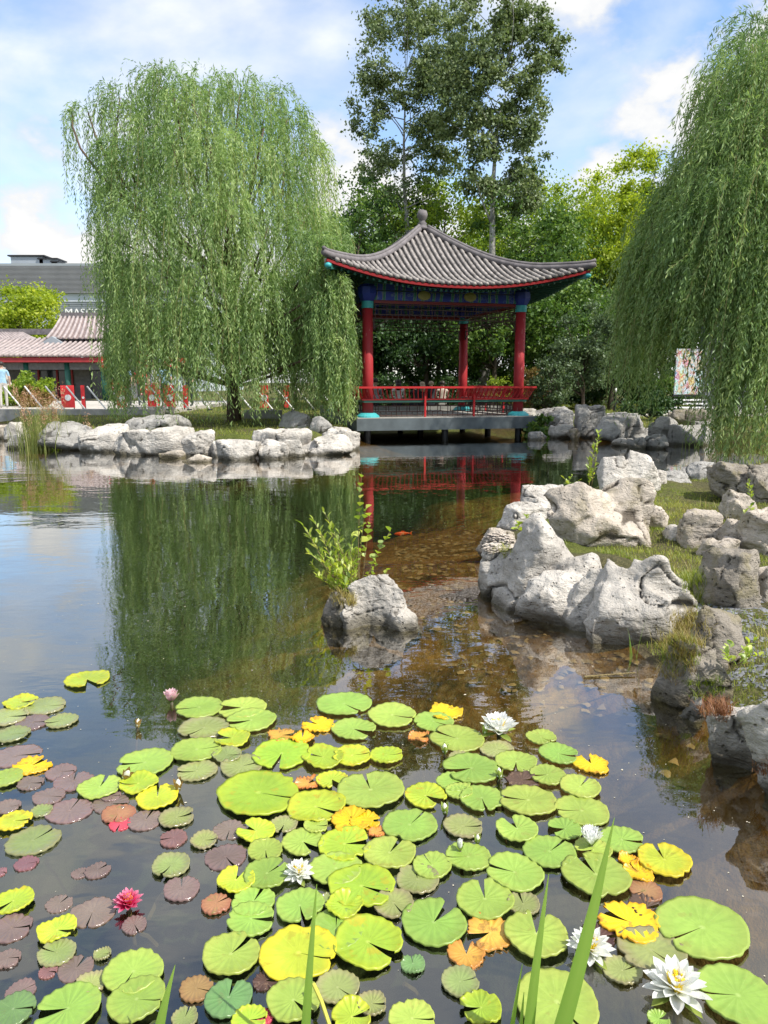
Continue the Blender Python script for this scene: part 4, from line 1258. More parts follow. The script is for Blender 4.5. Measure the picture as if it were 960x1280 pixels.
# ------------------------------------------------------------------ plaza, hall, mall (across the pond), stage corner
M['paving'] = plain('pale_paving', (.46, .43, .38), .8, .12, 2.5, .2)
M['kerbstone'] = plain('kerb_stone', (.34, .33, .31), .85, .2, 3)
pv = MB(); pv.box((0, 0, 0), (26, 13.5, .30)); o = pv.build('pavement', M['paving']); o.location = (-20.6, 32.6, gz(-20, 33) + .0); tag(o, kind='structure')
PZ = o.location.z + .15
o = MB().box((0, 0, 0), (26.0, .35, .62)).build('kerb', M['kerbstone']); o.location = (-20.6, 25.65, PZ - .26); tag(o, kind='structure')
pa = MB().box((0, 0, 0), (26, 1.6, .10)).build('path', M['paving']); pa.location = (17.0, 25.2, gz(12, 25) + .0); tag(pa, kind='structure')
for u0, u1, v, lb in ((156, 216, 516, 'long low kerb stone behind the island rocks'), (306, 352, 521, 'low kerb stone beside the willow trunk')):
    a, b = P(u0, v, .35), P(u1, v, .35)
    o = MB().box((0, 0, .1), ((b - a).length, .35, .36)).build('edging_stone', M['kerbstone']); o.location = ((a + b) / 2).to_tuple()[:2] + (gz(*((a + b) / 2).to_tuple()[:2]) - .02,)
    tag(o, lb, 'stone')

# mall
M['mall_roof'] = plain('mall_cladding', (.28, .285, .30), .6, .10, .6, .1)
M['mall_wall'] = plain('mall_wall', (.50, .55, .58), .6, .06, .5, .05)
M['mall_low'] = plain('mall_low_wall', (.30, .33, .36), .6, .08, .5, .05)
M['white'] = plain('white_paint', (.80, .80, .78), .5, .04)
M['glass_dark'] = plain('dark_glass', (.03, .035, .042), .12, .2, 1.0, .02, .6)
YM = 95.0
ml = empty('mall_building', (PY(60, 478, YM).x, YM, 0)); tag(ml, 'huge grey mall with louvred facade and rooftop units', 'building')
x0, x1 = PY(-320, 478, YM).x - ml.location.x, PY(260, 478, YM).x - ml.location.x
zt, z1, z2, z3 = PY(60, 333, YM).z, PY(60, 367, YM).z, PY(60, 376, YM).z, PY(60, 390, YM).z
cx, wx = (x0 + x1) / 2, x1 - x0
MB().box((cx, 12, z1 / 2 - .5), (wx, 24, z1 + 1)).build('wall', M['mall_wall'], ml)
up = MB().box((cx, 12.2, (z1 + zt) / 2), (wx + .6, 25, zt - z1)).build('upper_storey', M['mall_roof'], ml)
rb_ = MB()
for i in range(22):
    z = z1 + (zt - z1) * (i + .5) / 22
    rb_.box((cx, -.36, z), (wx, .14, .07))
rr = rb_.build('cladding_ribs', M['mall_roof'], up); tag(rr, kind='stuff')
MB().box((cx, 12.2, zt + .15), (wx + .9, 25.3, .3)).build('parapet', M['mall_low'], ml)
lv = [MB().box((cx, -.22, z3 + (z2 - z3) * (i + .5) / 6), (wx, .40, .16), (.5, 0, 0)).build('louvre', M['mall_low'], ml) for i in range(6)]
for i in range(30):
    x = x0 + wx * (i + .5) / 30
    w_ = MB().box((x, -.06, z3 * .5), (wx / 30 * .8, .14, z3 * .55)).build('window', M['glass_dark'], ml)
for u, w, h_ in ((26, 4.0, 1.4), (53, 2.2, 1.0), (62, 1.0, .6)):
    q = PY(u, 333, YM)
    un = MB().box((q.x - ml.location.x, 3, zt + .3 + h_ * .4), (w, 2.5, h_ * .8)).build('rooftop_unit', M['mall_low'], ml)
    MB().box((q.x - ml.location.x, 3, zt + .3 + h_ * .88), (w * 1.15, 2.9, .16)).build('cap', M['black_metal'], un)
sg = bpy.data.curves.new('sign_text', 'FONT'); sg.body = 'MASCOTTE'; sg.size = 1.28; sg.extrude = .06; sg.align_x = 'LEFT'; sg.space_character = 1.08
st_ = bpy.data.objects.new('sign_text', sg); col.objects.link(st_)
sm_ = bpy.data.meshes.new_from_object(st_.evaluated_get(bpy.context.evaluated_depsgraph_get())); bpy.data.objects.remove(st_)
sm_.materials.clear(); so = link('sign_lettering', sm_, M['white'], ml)
q = PY(81, 395, YM - .6); so.location = (q.x - ml.location.x, -.55, q.z); so.rotation_euler = (math.pi / 2, 0, 0)
ql = PY(70, 392, YM - .6)
ring = MB()
for sgn in (-1, 1):
    ring.bar((ql.x - ml.location.x - .7, -.55, ql.z), (ql.x - ml.location.x, -.55, ql.z + sgn * .7), .16, .1); ring.bar((ql.x - ml.location.x, -.55, ql.z + sgn * .7), (ql.x - ml.location.x + .7, -.55, ql.z), .16, .1)
ring.build('logo', M['white'], ml)

# tiled hall
M['hall_tile'] = plain('hall_roof_tile', (.37, .315, .305), .75, .2, 3, .3)
M['hall_trough'] = plain('hall_roof_trough', (.22, .17, .165), .8, .2, 3, .3)
M['hall_wall'] = plain('hall_brick', (.17, .165, .17), .85, .2, 5, .3)
M['hall_red'] = plain('hall_red', (.30, .025, .03), .6, .15, 4)
YH = 42.0
hl = empty('tiled_hall', (PY(40, 478, YH).x, YH, 0)); tag(hl, 'low hall with red eaves and pinkish tiled roofs beside the pond', 'building')
HX = hl.location.x
def hx(u, y=0): return PY(u, 478, YH + y).x - HX
def hz(v, Y=YH): return PY(40, v, Y).z
def tiled(xa, xb, xta, xtb, za, zb, ya, yb, name, pitch=.30):
    """a roof slope from the eave (y=ya, z=za) up to the ridge (y=yb, z=zb)"""
    m_ = MB()
    def pt(s_, t):
        x = (xa + (xta - xa) * t) * (1 - s_) + (xb + (xtb - xb) * t) * s_
        return Vector((x, ya + (yb - ya) * t, za + (zb - za) * (t * .75 + .25 * t * t)))
    m_.grid([[pt(i / 20, j / 6) for i in range(21)] for j in range(7)])
    ob = m_.build(name, M['hall_trough'], hl, True)
    n = int((xb - xa) / pitch)
    m2 = MB()
    for i in range(n + 1):
        s_ = i / n
        m2.tube([pt(s_, j / 6) + Vector((0, 0, .05)) for j in range(7)], .085, 6)
    rws = m2.build('tile_rows', M['hall_tile'], ob, True); tag(rws, kind='stuff')
    return pt
e0 = hz(446); r0 = hz(424, YH + 3)
pt = tiled(hx(-140), hx(150), hx(-140), hx(150), e0, r0, -.6, 3.2, 'lower_roof')
MB().box((hx(5), -.45, e0 - .18), (hx(150) - hx(-140), .12, .26)).build('eave_board', M['hall_red'], hl)
MB().box((hx(5), 3.0, (e0 + r0) / 2 - .2), (hx(150) - hx(-140) - .4, 3.6, .4)).build('roof_deck', M['hall_wall'], hl)
e1 = hz(424, YH + 2.8); r1 = hz(396, YH + 6)
tiled(hx(63, 2.4), hx(165, 2.4), hx(83, 6), hx(160, 6), e1, r1, 2.4, 6.0, 'upper_roof')
MB().box(((hx(67, 2.9) + hx(162, 2.9)) / 2, 2.9, e1 - .32), (hx(162, 2.9) - hx(67, 2.9), .25, .45)).build('clerestory_band', M['hall_red'], hl)
MB().box(((hx(83, 6) + hx(160, 6)) / 2, 6.0, r1 + .1), (hx(160, 6) - hx(83, 6), .3, .3)).build('ridge', M['ridge'], hl)
tiled(hx(-140), hx(58), hx(-140), hx(30, 5.6), hz(440, YH + 3), hz(415, YH + 5), 3.0, 5.6, 'wing_roof')
MB().box((hx(-52), 5.6, hz(415, YH + 5) + .05), (hx(36) - hx(-140), .3, .35)).build('ridge', M['ridge'], hl)
gm = MB(); gm.add([(hx(30), 2.2, hz(430, YH + 2)), (hx(64), 2.2, hz(430, YH + 2)), (hx(47), 2.2, hz(420, YH + 2)), (hx(30), 3.6, hz(430, YH + 2)), (hx(64), 3.6, hz(430, YH + 2)), (hx(47), 3.6, hz(420, YH + 2))], [(0, 1, 2), (3, 5, 4), (0, 2, 5, 3), (1, 4, 5, 2), (0, 3, 4, 1)]); gm.build('gable', M['mall_low'], hl)
MB().box((hx(5), 3.3, (e0 + PZ) / 2), (hx(150) - hx(-140) - .6, 3.4, e0 - PZ)).build('wall', M['hall_wall'], hl)
for ua, ub in ((-60, -18), (14, 33), (37, 57), (60, 76), (100, 118), (122, 140)):
    d_ = MB().box(((hx(ua) + hx(ub)) / 2, 1.56, PZ + 1.25), (hx(ub) - hx(ua), .12, 2.4)).build('door', M['glass_dark'], hl)
    MB().box((hx(ub) + .02, 1.54, PZ + 1.25), (.10, .14, 2.44)).build('frame', M['hall_red'], d_)
for u in (-40, -4, 34, 85, 130):
    MB().tube([(hx(u), .05, PZ - .1), (hx(u), .05, e0 - .25)], .16, 12).build('column', M['green_paint'], hl, True)
MB().box((hx(5), .06, e0 - .52), (hx(150) - hx(-140) - .5, .14, .36)).build('lintel', M['hall_wall'], hl)

# scholar's stone, banners and barrier on the plaza
b = P(92, 500, PZ)
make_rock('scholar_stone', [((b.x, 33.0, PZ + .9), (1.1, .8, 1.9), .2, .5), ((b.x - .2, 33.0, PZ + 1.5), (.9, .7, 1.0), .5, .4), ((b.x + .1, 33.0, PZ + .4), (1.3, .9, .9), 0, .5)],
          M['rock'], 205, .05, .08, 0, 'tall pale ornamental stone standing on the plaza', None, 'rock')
s = NT('banner_red'); M['banner'] = s.done(s.pbsdf(s.mix(s.noise(s.coord('Object'), 3), (.62, .02, .03), (.75, .05, .05)), .6))
s = NT('lantern_print')
vv = s.coord('Object'); f = s.vor(vv, 9); M['print'] = s.done(s.pbsdf(s.mix(s.ramp(f, [(.28, 0), (.32, 1)]), (.78, .70, .68), (.60, .03, .04)), .7))
YB = 26.6
for k, u in enumerate((85, 104, 152, 190, 212, 232, 330, 358)):
    q = PY(u, 500, YB)
    w_ = (.46, .12, .32, .30, .40, .16, .30, .2)[k]
    root = empty('banner_stand', (q.x, YB, PZ)); tag(root, 'red banner board with a white disc on the plaza edge', 'banner', 'red banner boards along the plaza edge')
    MB().box((0, 0, .46), (w_, .05, .78)).build('panel', M['banner'], root)
    for sx_ in (-1, 1):
        MB().box((sx_ * w_ * .4, .05, .43), (.03, .03, .86)).build('leg', M['black_metal'], root)
    MB().lathe([(.11 if w_ > .2 else .04, 0), (.11 if w_ > .2 else .04, .02)], (0, 0, 0), 20).build('disc', M['white'], root).matrix_local = Matrix.Translation((0.02, -.03, .42)) @ Matrix.Rotation(math.pi / 2, 4, 'X')
M['rope'] = plain('white_rope', (.78, .77, .74), .7, .06)
for k in range(16):
    u = 5 + 26 * k
    a, b = PY(u, 488, 26.0), PY(u + 24, 514, 26.0)
    a.z = PZ + .82; b.z = PZ + .05
    root = empty('barrier_post', (b.x, 26.0, PZ)); tag(root, 'white slanting barrier stay along the plaza edge', 'barrier', 'white slanting stays along the plaza edge')
    MB().tube([(a.x - b.x, 0, .82), (0, 0, .02)], .03, 6).build('stay', M['rope'], root)
    MB().box((0, 0, .02), (.14, .14, .04)).build('foot', M['black_metal'], root)
for k, (u, v0, v1) in enumerate(((134, 445, 460), (150, 438, 462), (178, 430, 460), (207, 446, 458), (222, 447, 460), (140, 472, 488), (176, 478, 494))):
    t, b = PY(u, v0, 31), PY(u, v1, 31)
    root = empty('hanging_banner', (b.x, 31 + .1 * k, PZ)); tag(root, 'red printed banner flag on a thin pole on the plaza', 'banner', 'printed banner flags on the plaza')
    MB().box((0, 0, (t.z + b.z) / 2 - PZ), (.42, .03, t.z - b.z)).build('flag', M['print'], root)
    MB().tube([(.23, 0, 0), (.23, 0, t.z - PZ + .1)], .02, 6).build('pole', M['black_metal'], root)
for u, Y, sh, tr_, hr, lb, rz in ((3, 28.0, 'shirt_blue', 'trousers_pale', 'hair_dark', 'walking person in a pale blue top at the plaza edge', .5), (158, 30, 'shirt_blue', 'trousers_dark', 'hair_dark', 'person in a light blue shirt behind the willow whips', 2.8),
                              (206, 29, 'shirt_blue', 'trousers_dark', 'hair_fair', 'fair-haired person in a blue top behind the red boards', 3.3), (194, 30, 'shirt_white', 'shirt_red', 'hair_dark', 'person in a white top and red trousers on the plaza', 3.0),
                              (236, 30, 'shirt_black', 'trousers_dark', 'hair_dark', 'person dressed in black on the plaza', 2.6), (176, 31, 'shirt_red', 'trousers_dark', 'hair_dark', 'person in a red top standing on the plaza', 3.6)):
    q = PY(u, 480, Y)
    person((q.x, Y, PZ), rz, lb, sh, tr_, hr, False, False, 'down', 'people standing on the plaza')

# stage corner behind the other willow
M['stage'] = plain('stage_wall', (.17, .18, .205), .7, .08, 1.2, .1)
s = NT('poster_print')
vv = s.mapping(s.coord('Object'), (1, 1, .6)); f = s.noise(vv, 5.5, 3, .6, 1.5); f2 = s.vor(vv, 6, 'F1', 'Color')
c1 = s.ramp(f, [(.30, (.06, .22, .16)), (.40, (.55, .62, .66)), (.50, (.30, .10, .05)), (.56, (.65, .55, .36)), (.64, (.55, .08, .05)), (.72, (.25, .45, .58))], 'CONSTANT')
M['poster'] = s.done(s.pbsdf(s.mix(.18, c1, f2), .4))
YS = 27.0
lft, rgt, tp_, bt = PY(843, 478, YS).x, PY(877, 478, YS).x, PY(860, 436, YS).z, PY(860, 493, YS).z
pb = empty('poster_board', ((lft + rgt) / 2, YS, gz((lft + rgt) / 2, YS))); tag(pb, 'tall board with a colourful printed poster seen under the willow', 'poster')
gzb = pb.location.z
MB().box((0, 0, (tp_ + bt) / 2 - gzb), (rgt - lft, .08, tp_ - bt)).build('sheet', M['poster'], pb)
MB().box((0, 0, bt - gzb - .04), (rgt - lft + .08, .1, .07)).build('frame', M['black_metal'], pb)
for sx_ in (-1, 1):
    MB().box((sx_ * (rgt - lft) * .42, .08, (bt - gzb) / 2), (.06, .06, bt - gzb)).build('leg', M['black_metal'], pb)
l2, r2_ = PY(880, 478, YS + .6).x, PY(1015, 478, YS + .6).x
sw = empty('stage_wall', ((l2 + r2_) / 2, YS + .9, gz((l2 + r2_) / 2, YS + .9))); tag(sw, 'plain slate-grey stage wall beside the poster board', 'wall')
MB().box((0, 0, 1.75), (r2_ - l2, .5, 3.6)).build('panel', M['stage'], sw)
MB().box((0, 0, 3.57), (r2_ - l2 + .1, .62, .08)).build('coping', M['black_metal'], sw)
MB().box((0, -.5, .12), (r2_ - l2, .8, .26)).build('base', M['kerbstone'], sw)
tr2 = empty('bleacher_frame', (PY(862, 478, YS - .8).x, YS - .8, gz(PY(862, 478, YS - .8).x, YS - .8))); tag(tr2, 'white stepped bleacher with dark braces below the poster', 'bleacher')
for i in range(4):
    MB().box((0, .15 * i, .10 + .13 * i), (1.9 - .1 * i, .16, .05)).build('step', M['white'], tr2)
for x in (-.9, -.3, .3, .9):
    MB().bar((x, 0, 0), (x - .25, .5, .62), .03, .03).build('brace', M['black_metal'], tr2)
# lawn bollard light
bq = P(768, 515, .30)
bl = empty('bollard_light', (bq.x, bq.y, gz(bq.x, bq.y))); tag(bl, 'slim black bollard light with a white head on the lawn', 'lamp')
MB().lathe([(.05, -.05), (.045, 0), (.045, .72), (.05, .74)], (0, 0, 0), 12).build('post', M['black_metal'], bl, True)
MB().lathe([(.045, .74), (.045, .90)], (0, 0, 0), 12).build('lens', M['white'], bl, True)
MB().lathe([(.055, .90), (.05, .94)], (0, 0, 0), 12).build('cap', M['black_metal'], bl, True)

# ------------------------------------------------------------------ water lilies
def padmat(name, base, edge, vein, spot, spots=0.3, rough=0.38, spec=0.45, edgew=0.25, spotscale=5.0, under=False):
    s = NT(name)
    rad, ang, rnd = s.attr('rad'), s.attr('ang'), s.rand()
    off = s.n('ShaderNodeCombineXYZ'); s.l(s.math('MULTIPLY', rnd, 37.0), off.inputs[0]); s.l(s.math('MULTIPLY', rnd, 91.0), off.inputs[1])
    v = s.mapping(s.coord('Object'), (1, 1, 1), off.outputs[0])
    n = s.noise(v, spotscale * 4, 5, .65); nb = s.noise(v, spotscale * 1.2, 3, .5)
    c = s.mix(s.ramp(nb, [(.35, 0), (.65, 1)]), tuple(x * .80 for x in base), tuple(min(1, x * 1.12) for x in base))
    er = s.math('ADD', rad, s.math('MULTIPLY', s.math('SUBTRACT', nb, .5), .7))
    c = s.mix(s.ramp(er, [(1 - edgew - .15, 0), (1.05, .9)]), c, edge)
    vw = s.math('ABSOLUTE', s.math('SINE', s.math('MULTIPLY', ang, math.pi * 17)))
    vf = s.math('MULTIPLY', s.ramp(vw, [(.0, .55), (.13, 0)]), s.ramp(rad, [(.04, 0), (.12, 1), (.75, .5), (.95, 0)]))
    c = s.mix(vf, c, vein)
    c = s.mix(s.ramp(rad, [(.03, .7), (.09, 0)]), c, vein)
    c = s.mix(s.ramp(n, [(.64 - spots * .22, 0), (.70 - spots * .22, min(.85, spots * 2))]), c, spot)
    c = s.mix(s.math('MULTIPLY', rnd, .30), c, tuple(x * .72 for x in base))
    mott = s.noise(v, spotscale * 9, 4, .7)
    c = s.mix(s.ramp(mott, [(.38, .30), (.55, 0)]), c, tuple(x * .62 for x in base))
    hs = s.n('ShaderNodeHueSaturation'); s.l(c, hs.inputs['Color'])
    s.l(s.math('ADD', s.math('MULTIPLY', rnd, .036), .482), hs.inputs['Hue'])
    s.l(s.math('ADD', s.math('MULTIPLY', s.math('FRACT', s.math('MULTIPLY', rnd, 7.3)), .26), .84), hs.inputs['Value'])
    c = hs.outputs[0]
    h = s.math('ADD', s.math('MULTIPLY', vw, .4), s.math('MULTIPLY', n, .5))
    return s.done(s.pbsdf(c, rough, s.bump(h, .22, .004), spec))
PAD = {
 'g': ('round green lily pad', padmat('pad_green', (.275, .405, .070), (.30, .37, .07), (.42, .53, .16), (.24, .20, .05), .2)),
 'l': ('lime-yellow lily pad', padmat('pad_lime', (.315, .455, .040), (.42, .47, .03), (.52, .62, .12), (.45, .30, .02), .3)),
 'y': ('yellow lily pad', padmat('pad_yellow', (.39, .47, .035), (.62, .50, .02), (.58, .62, .10), (.28, .20, .02), .25)),
 'Y': ('ragged bright yellow lily pad', padmat('pad_bright_yellow', (.72, .52, .012), (.66, .34, .012), (.82, .66, .08), (.30, .10, .02), .35)),
 'd': ('dull olive lily pad', padmat('pad_olive', (.245, .30, .095), (.26, .23, .12), (.33, .37, .15), (.20, .19, .08), .15, .22, .5)),
 'm': ('mauve-brown lily pad', padmat('pad_mauve', (.185, .135, .115), (.185, .12, .11), (.24, .165, .135), (.14, .10, .08), .2, .16, .6)),
 'p': ('small pinkish lily pad', padmat('pad_pink', (.225, .115, .12), (.24, .10, .10), (.34, .15, .16), (.14, .06, .06), .2, .2, .5)),
 'r': ('small red lily pad', padmat('pad_red', (.52, .07, .075), (.45, .05, .05), (.6, .15, .12), (.2, .04, .03), .2, .3)),
 'o': ('curled orange-brown lily pad', padmat('pad_orange', (.62, .33, .06), (.48, .17, .04), (.66, .42, .12), (.18, .08, .03), .4)),
 'b': ('rusty brown lily pad', padmat('pad_rust', (.34, .19, .085), (.27, .12, .06), (.40, .25, .12), (.18, .20, .05), .3)),
 'k': ('rotting dark brown lily pad', padmat('pad_rotten', (.095, .052, .038), (.06, .03, .025), (.16, .09, .06), (.24, .15, .10), .4, .5)),
 't': ('blue-green young lily pad', padmat('pad_teal', (.13, .26, .085), (.12, .21, .08), (.27, .38, .19), (.18, .12, .06), .15, .28)),
}
PLACE = {'g': 'among the crowded pads', 'l': 'in the thick of the crowded pads', 'y': 'floating among mauve pads', 'Y': 'floating at the rim of the crowded pads', 'd': 'at the fringe of the crowded pads', 'm': 'lying wet on the open water',
         'p': 'lying wet on the open water', 'r': 'floating between larger pads', 'o': 'floating between green pads', 'b': 'floating beside green pads', 'k': 'sunk between green pads', 't': 'floating beside lime pads'}
pads = [(109, 851, 52, 'l', 300), (26, 880, 40, 'l', 0), (10, 897, 50, 'd', 0), (57, 884, 48, 'd', 0), (41, 904, 40, 'm', 0), (77, 903, 38, 'd', 200), (15, 920, 42, 'd', 0), (20, 945, 58, 'm', 0), (40, 959, 44, 'Y', 60), (8, 975, 40, 'g', 200),
 (38, 980, 32, 'm', 0), (76, 966, 36, 'm', 0), (92, 978, 46, 'm', 100), (61, 997, 38, 'm', 0), (52, 1015, 26, 'd', 0), (87, 1014, 54, 'm', 90), (181, 956, 66, 'g', 190), (125, 987, 52, 'g', 90), (139, 996, 24, 'm', 0), (173, 983, 46, 'l', 200),
 (197, 1000, 50, 'y', 100), (138, 1005, 44, 'm', 0), (148, 1018, 40, 'b', 270), (150, 1031, 26, 'r', 270), (182, 1026, 42, 'm', 90), (221, 1024, 42, 'd', 30), (217, 1049, 34, 'p', 200), (18, 1030, 40, 'y', 0), (41, 1052, 62, 'd', 60),
 (33, 1080, 28, 'p', 0), (0, 1091, 16, 'p', 0), (122, 1089, 30, 'm', 60), (214, 1084, 46, 'd', 260), (227, 1112, 44, 'm', 110), (17, 1131, 46, 'l', 230), (74, 1130, 32, 'm', 60), (116, 1141, 54, 'm', 270), (15, 1161, 48, 'm', 0), (168, 1157, 30, 'm', 300),
 (72, 1167, 44, 'l', 0), (71, 1194, 44, 'd', 160), (10, 1200, 30, 'm', 0), (95, 1211, 42, 'm', 70), (114, 1231, 36, 'd', 200), (26, 1240, 36, 'm', 30), (167, 1219, 70, 'g', 260), (171, 1254, 68, 'g', 0), (85, 1266, 76, 'g', 190), (17, 1266, 52, 't', 0),
 (249, 886, 58, 'g', 200), (255, 911, 60, 'd', 240), (302, 887, 58, 'g', 180), (314, 903, 60, 'g', 200), (246, 940, 60, 'g', 10), (290, 926, 44, 'l', 180), (284, 946, 36, 'd', 0), (246, 965, 48, 'd', 200), (302, 959, 52, 'd', 20), (430, 882, 66, 'g', 310),
 (442, 914, 54, 'g', 320), (398, 908, 38, 'Y', 150), (352, 921, 32, 'o', 0), (378, 925, 28, 'Y', 90), (352, 944, 72, 'l', 270), (404, 949, 52, 'l', 150), (440, 947, 48, 'l', 10), (323, 994, 100, 'l', 350), (385, 981, 30, 'o', 30), (415, 978, 38, 'l', 300),
 (463, 991, 82, 'g', 95), (395, 1011, 70, 'l', 340), (287, 1038, 40, 'm', 270), (255, 1052, 34, 'd', 0), (320, 1042, 46, 'l', 160), (355, 1033, 34, 'd', 270), (395, 1036, 30, 'g', 0), (440, 1028, 50, 'Y', 20), (379, 1055, 52, 'g', 310), (431, 1058, 66, 'l', 10),
 (282, 1072, 50, 'm', 300), (332, 1066, 44, 'g', 280), (295, 1104, 46, 'l', 80), (334, 1096, 56, 'g', 40), (270, 1132, 36, 'b', 30), (317, 1130, 52, 'g', 80), (314, 1152, 58, 'g', 0), (420, 1089, 64, 'g', 0), (375, 1136, 58, 'g', 290), (415, 1129, 28, 'd', 90),
 (452, 1112, 80, 'l', 340), (431, 1136, 46, 'l', 60), (420, 1165, 68, 'g', 90), (289, 1196, 70, 'g', 50), (373, 1195, 92, 'y', 350), (460, 1182, 86, 'l', 330), (245, 1238, 40, 'b', 350), (286, 1251, 58, 't', 85), (367, 1256, 66, 'g', 310), (422, 1236, 52, 'd', 320),
 (332, 1227, 30, 'k', 0), (312, 1279, 42, 'l', 0), (440, 1276, 52, 'l', 0), (331, 1272, 22, 'r', 0), (231, 1276, 32, 'd', 90), (490, 897, 60, 'g', 330), (542, 904, 50, 'g', 320), (557, 892, 42, 'Y', 200), (524, 923, 26, 'o', 0), (571, 926, 66, 'g', 140),
 (483, 947, 40, 'l', 0), (575, 950, 30, 'd', 0), (589, 964, 68, 'g', 200), (621, 938, 42, 'd', 350), (645, 955, 50, 'g', 260), (567, 981, 42, 'g', 0), (574, 992, 34, 'g', 0), (602, 1001, 54, 'g', 275), (660, 1004, 68, 'g', 170), (652, 977, 38, 'k', 0),
 (532, 997, 52, 'l', 320), (512, 1034, 66, 'g', 60), (457, 1028, 36, 'Y', 0), (471, 1042, 20, 'o', 0), (579, 1035, 48, 'd', 350), (487, 1070, 64, 'g', 55), (646, 1040, 52, 'g', 110), (585, 1074, 54, 'g', 185), (540, 1085, 48, 'g', 110), (522, 1101, 54, 'd', 90),
 (643, 1094, 70, 'g', 160), (606, 1128, 70, 'g', 85), (654, 1133, 40, 'd', 90), (492, 1132, 50, 'd', 300), (542, 1156, 80, 'g', 60), (583, 1195, 44, 'o', 90), (612, 1168, 60, 'o', 200), (516, 1208, 29, 't', 100), (575, 1230, 46, 'd', 10), (601, 1265, 50, 'l', 180),
 (670, 1172, 78, 'g', 70), (515, 1277, 56, 'g', 0), (506, 1265, 14, 'b', 0), (676, 924, 36, 'g', 300), (698, 945, 48, 'g', 330), (739, 957, 43, 'Y', 100), (684, 972, 44, 'g', 180), (725, 987, 50, 'g', 60), (727, 1016, 64, 'g', 180), (706, 1039, 42, 'g', 200),
 (777, 1053, 54, 'g', 340), (687, 1068, 62, 'g', 40), (741, 1066, 44, 'g', 200), (744, 1097, 82, 'g', 110), (830, 1079, 64, 'y', 100), (785, 1078, 24, 'Y', 0), (798, 1093, 36, 'Y', 120), (807, 1115, 40, 'b', 200), (808, 1136, 42, 'k', 0), (787, 1156, 70, 'Y', 150),
 (877, 1164, 108, 'g', 200), (814, 1191, 80, 'd', 300), (778, 1215, 46, 'd', 20), (922, 1248, 94, 'g', 185), (696, 1257, 102, 'g', 290), (748, 1172, 42, 'k', 0), (823, 1279, 26, 'g', 0), (465, 1258, 36, 'd', 0), (10, 1010, 30, 'm', 0), (100, 1092, 20, 'm', 0), (60, 1215, 22, 'p', 0), (128, 1195, 20, 'd', 0)]
EXTRA = {9: None}
UNIQ = {(109, 851): 'lone lime-yellow lily pad drifting far from the others', (323, 994): 'very large lime pad with yellow scalloped rim', (373, 1195): 'very large yellow pad with frilled rim between green pads',
        (877, 1164): 'very large smooth green pad beside the ragged orange-yellow pad', (830, 1079): 'yellow pad with scorched rim at the outer edge of the crowd', (787, 1156): 'ragged orange-yellow pad touching a very large smooth green pad',
        (739, 957): 'ragged yellow pad floating at the open-water edge past the two-petal lily', (524, 923): 'small round orange pad below the far yellow pad', (40, 959): 'heart-shaped bright yellow pad among mauve pads',
        (150, 1031): 'small red pad peeking from under a brown pad', (516, 1208): 'tiny blue-green pad alone on dark water', (286, 1251): 'blue-green pad with radial folds beside a rusty brown pad', (583, 1195): 'heart-shaped orange and brown decaying pad',
        (612, 1168): 'crumpled orange and brown rotting pad', (245, 1238): 'round rusty brown pad next to the blue-green folded pad', (922, 1248): 'large green pad beside the largest white water lily'}
LANDS = []
LANDMARKS = [(845, 1232, 'the largest open white lily'), (738, 1180, 'the white lily by a rotten pad'), (373, 1087, 'the small fully open white lily'), (623, 908, 'the steep-petalled white lily'),
             (739, 1048, 'the half-open white lily'), (575, 1054, 'the closed white lily bud'), (160, 1125, 'the hot pink lily'), (214, 870, 'the pale pink lily'), (222, 990, 'the brown and yellow bud'),
             (557, 1020, 'the lone green bud'), (109, 851, 'the drifting lone pad'), (323, 994, 'the very large lime pad'), (373, 1195, 'the very large yellow pad'), (877, 1164, 'the very large smooth green pad'),
             (40, 959, 'the heart-shaped yellow pad'), (286, 1251, 'the blue-green folded pad'), (612, 1168, 'the crumpled orange pad'), (516, 1208, 'the tiny blue-green pad'), (200, 1240, 'the short broad iris blade'),
             (670, 1240, 'the iris clump'), (524, 923, 'the small round orange pad'), (739, 957, 'the open-water yellow pad'), (830, 1079, 'the scorched yellow pad'), (150, 1031, 'the small red pad')]
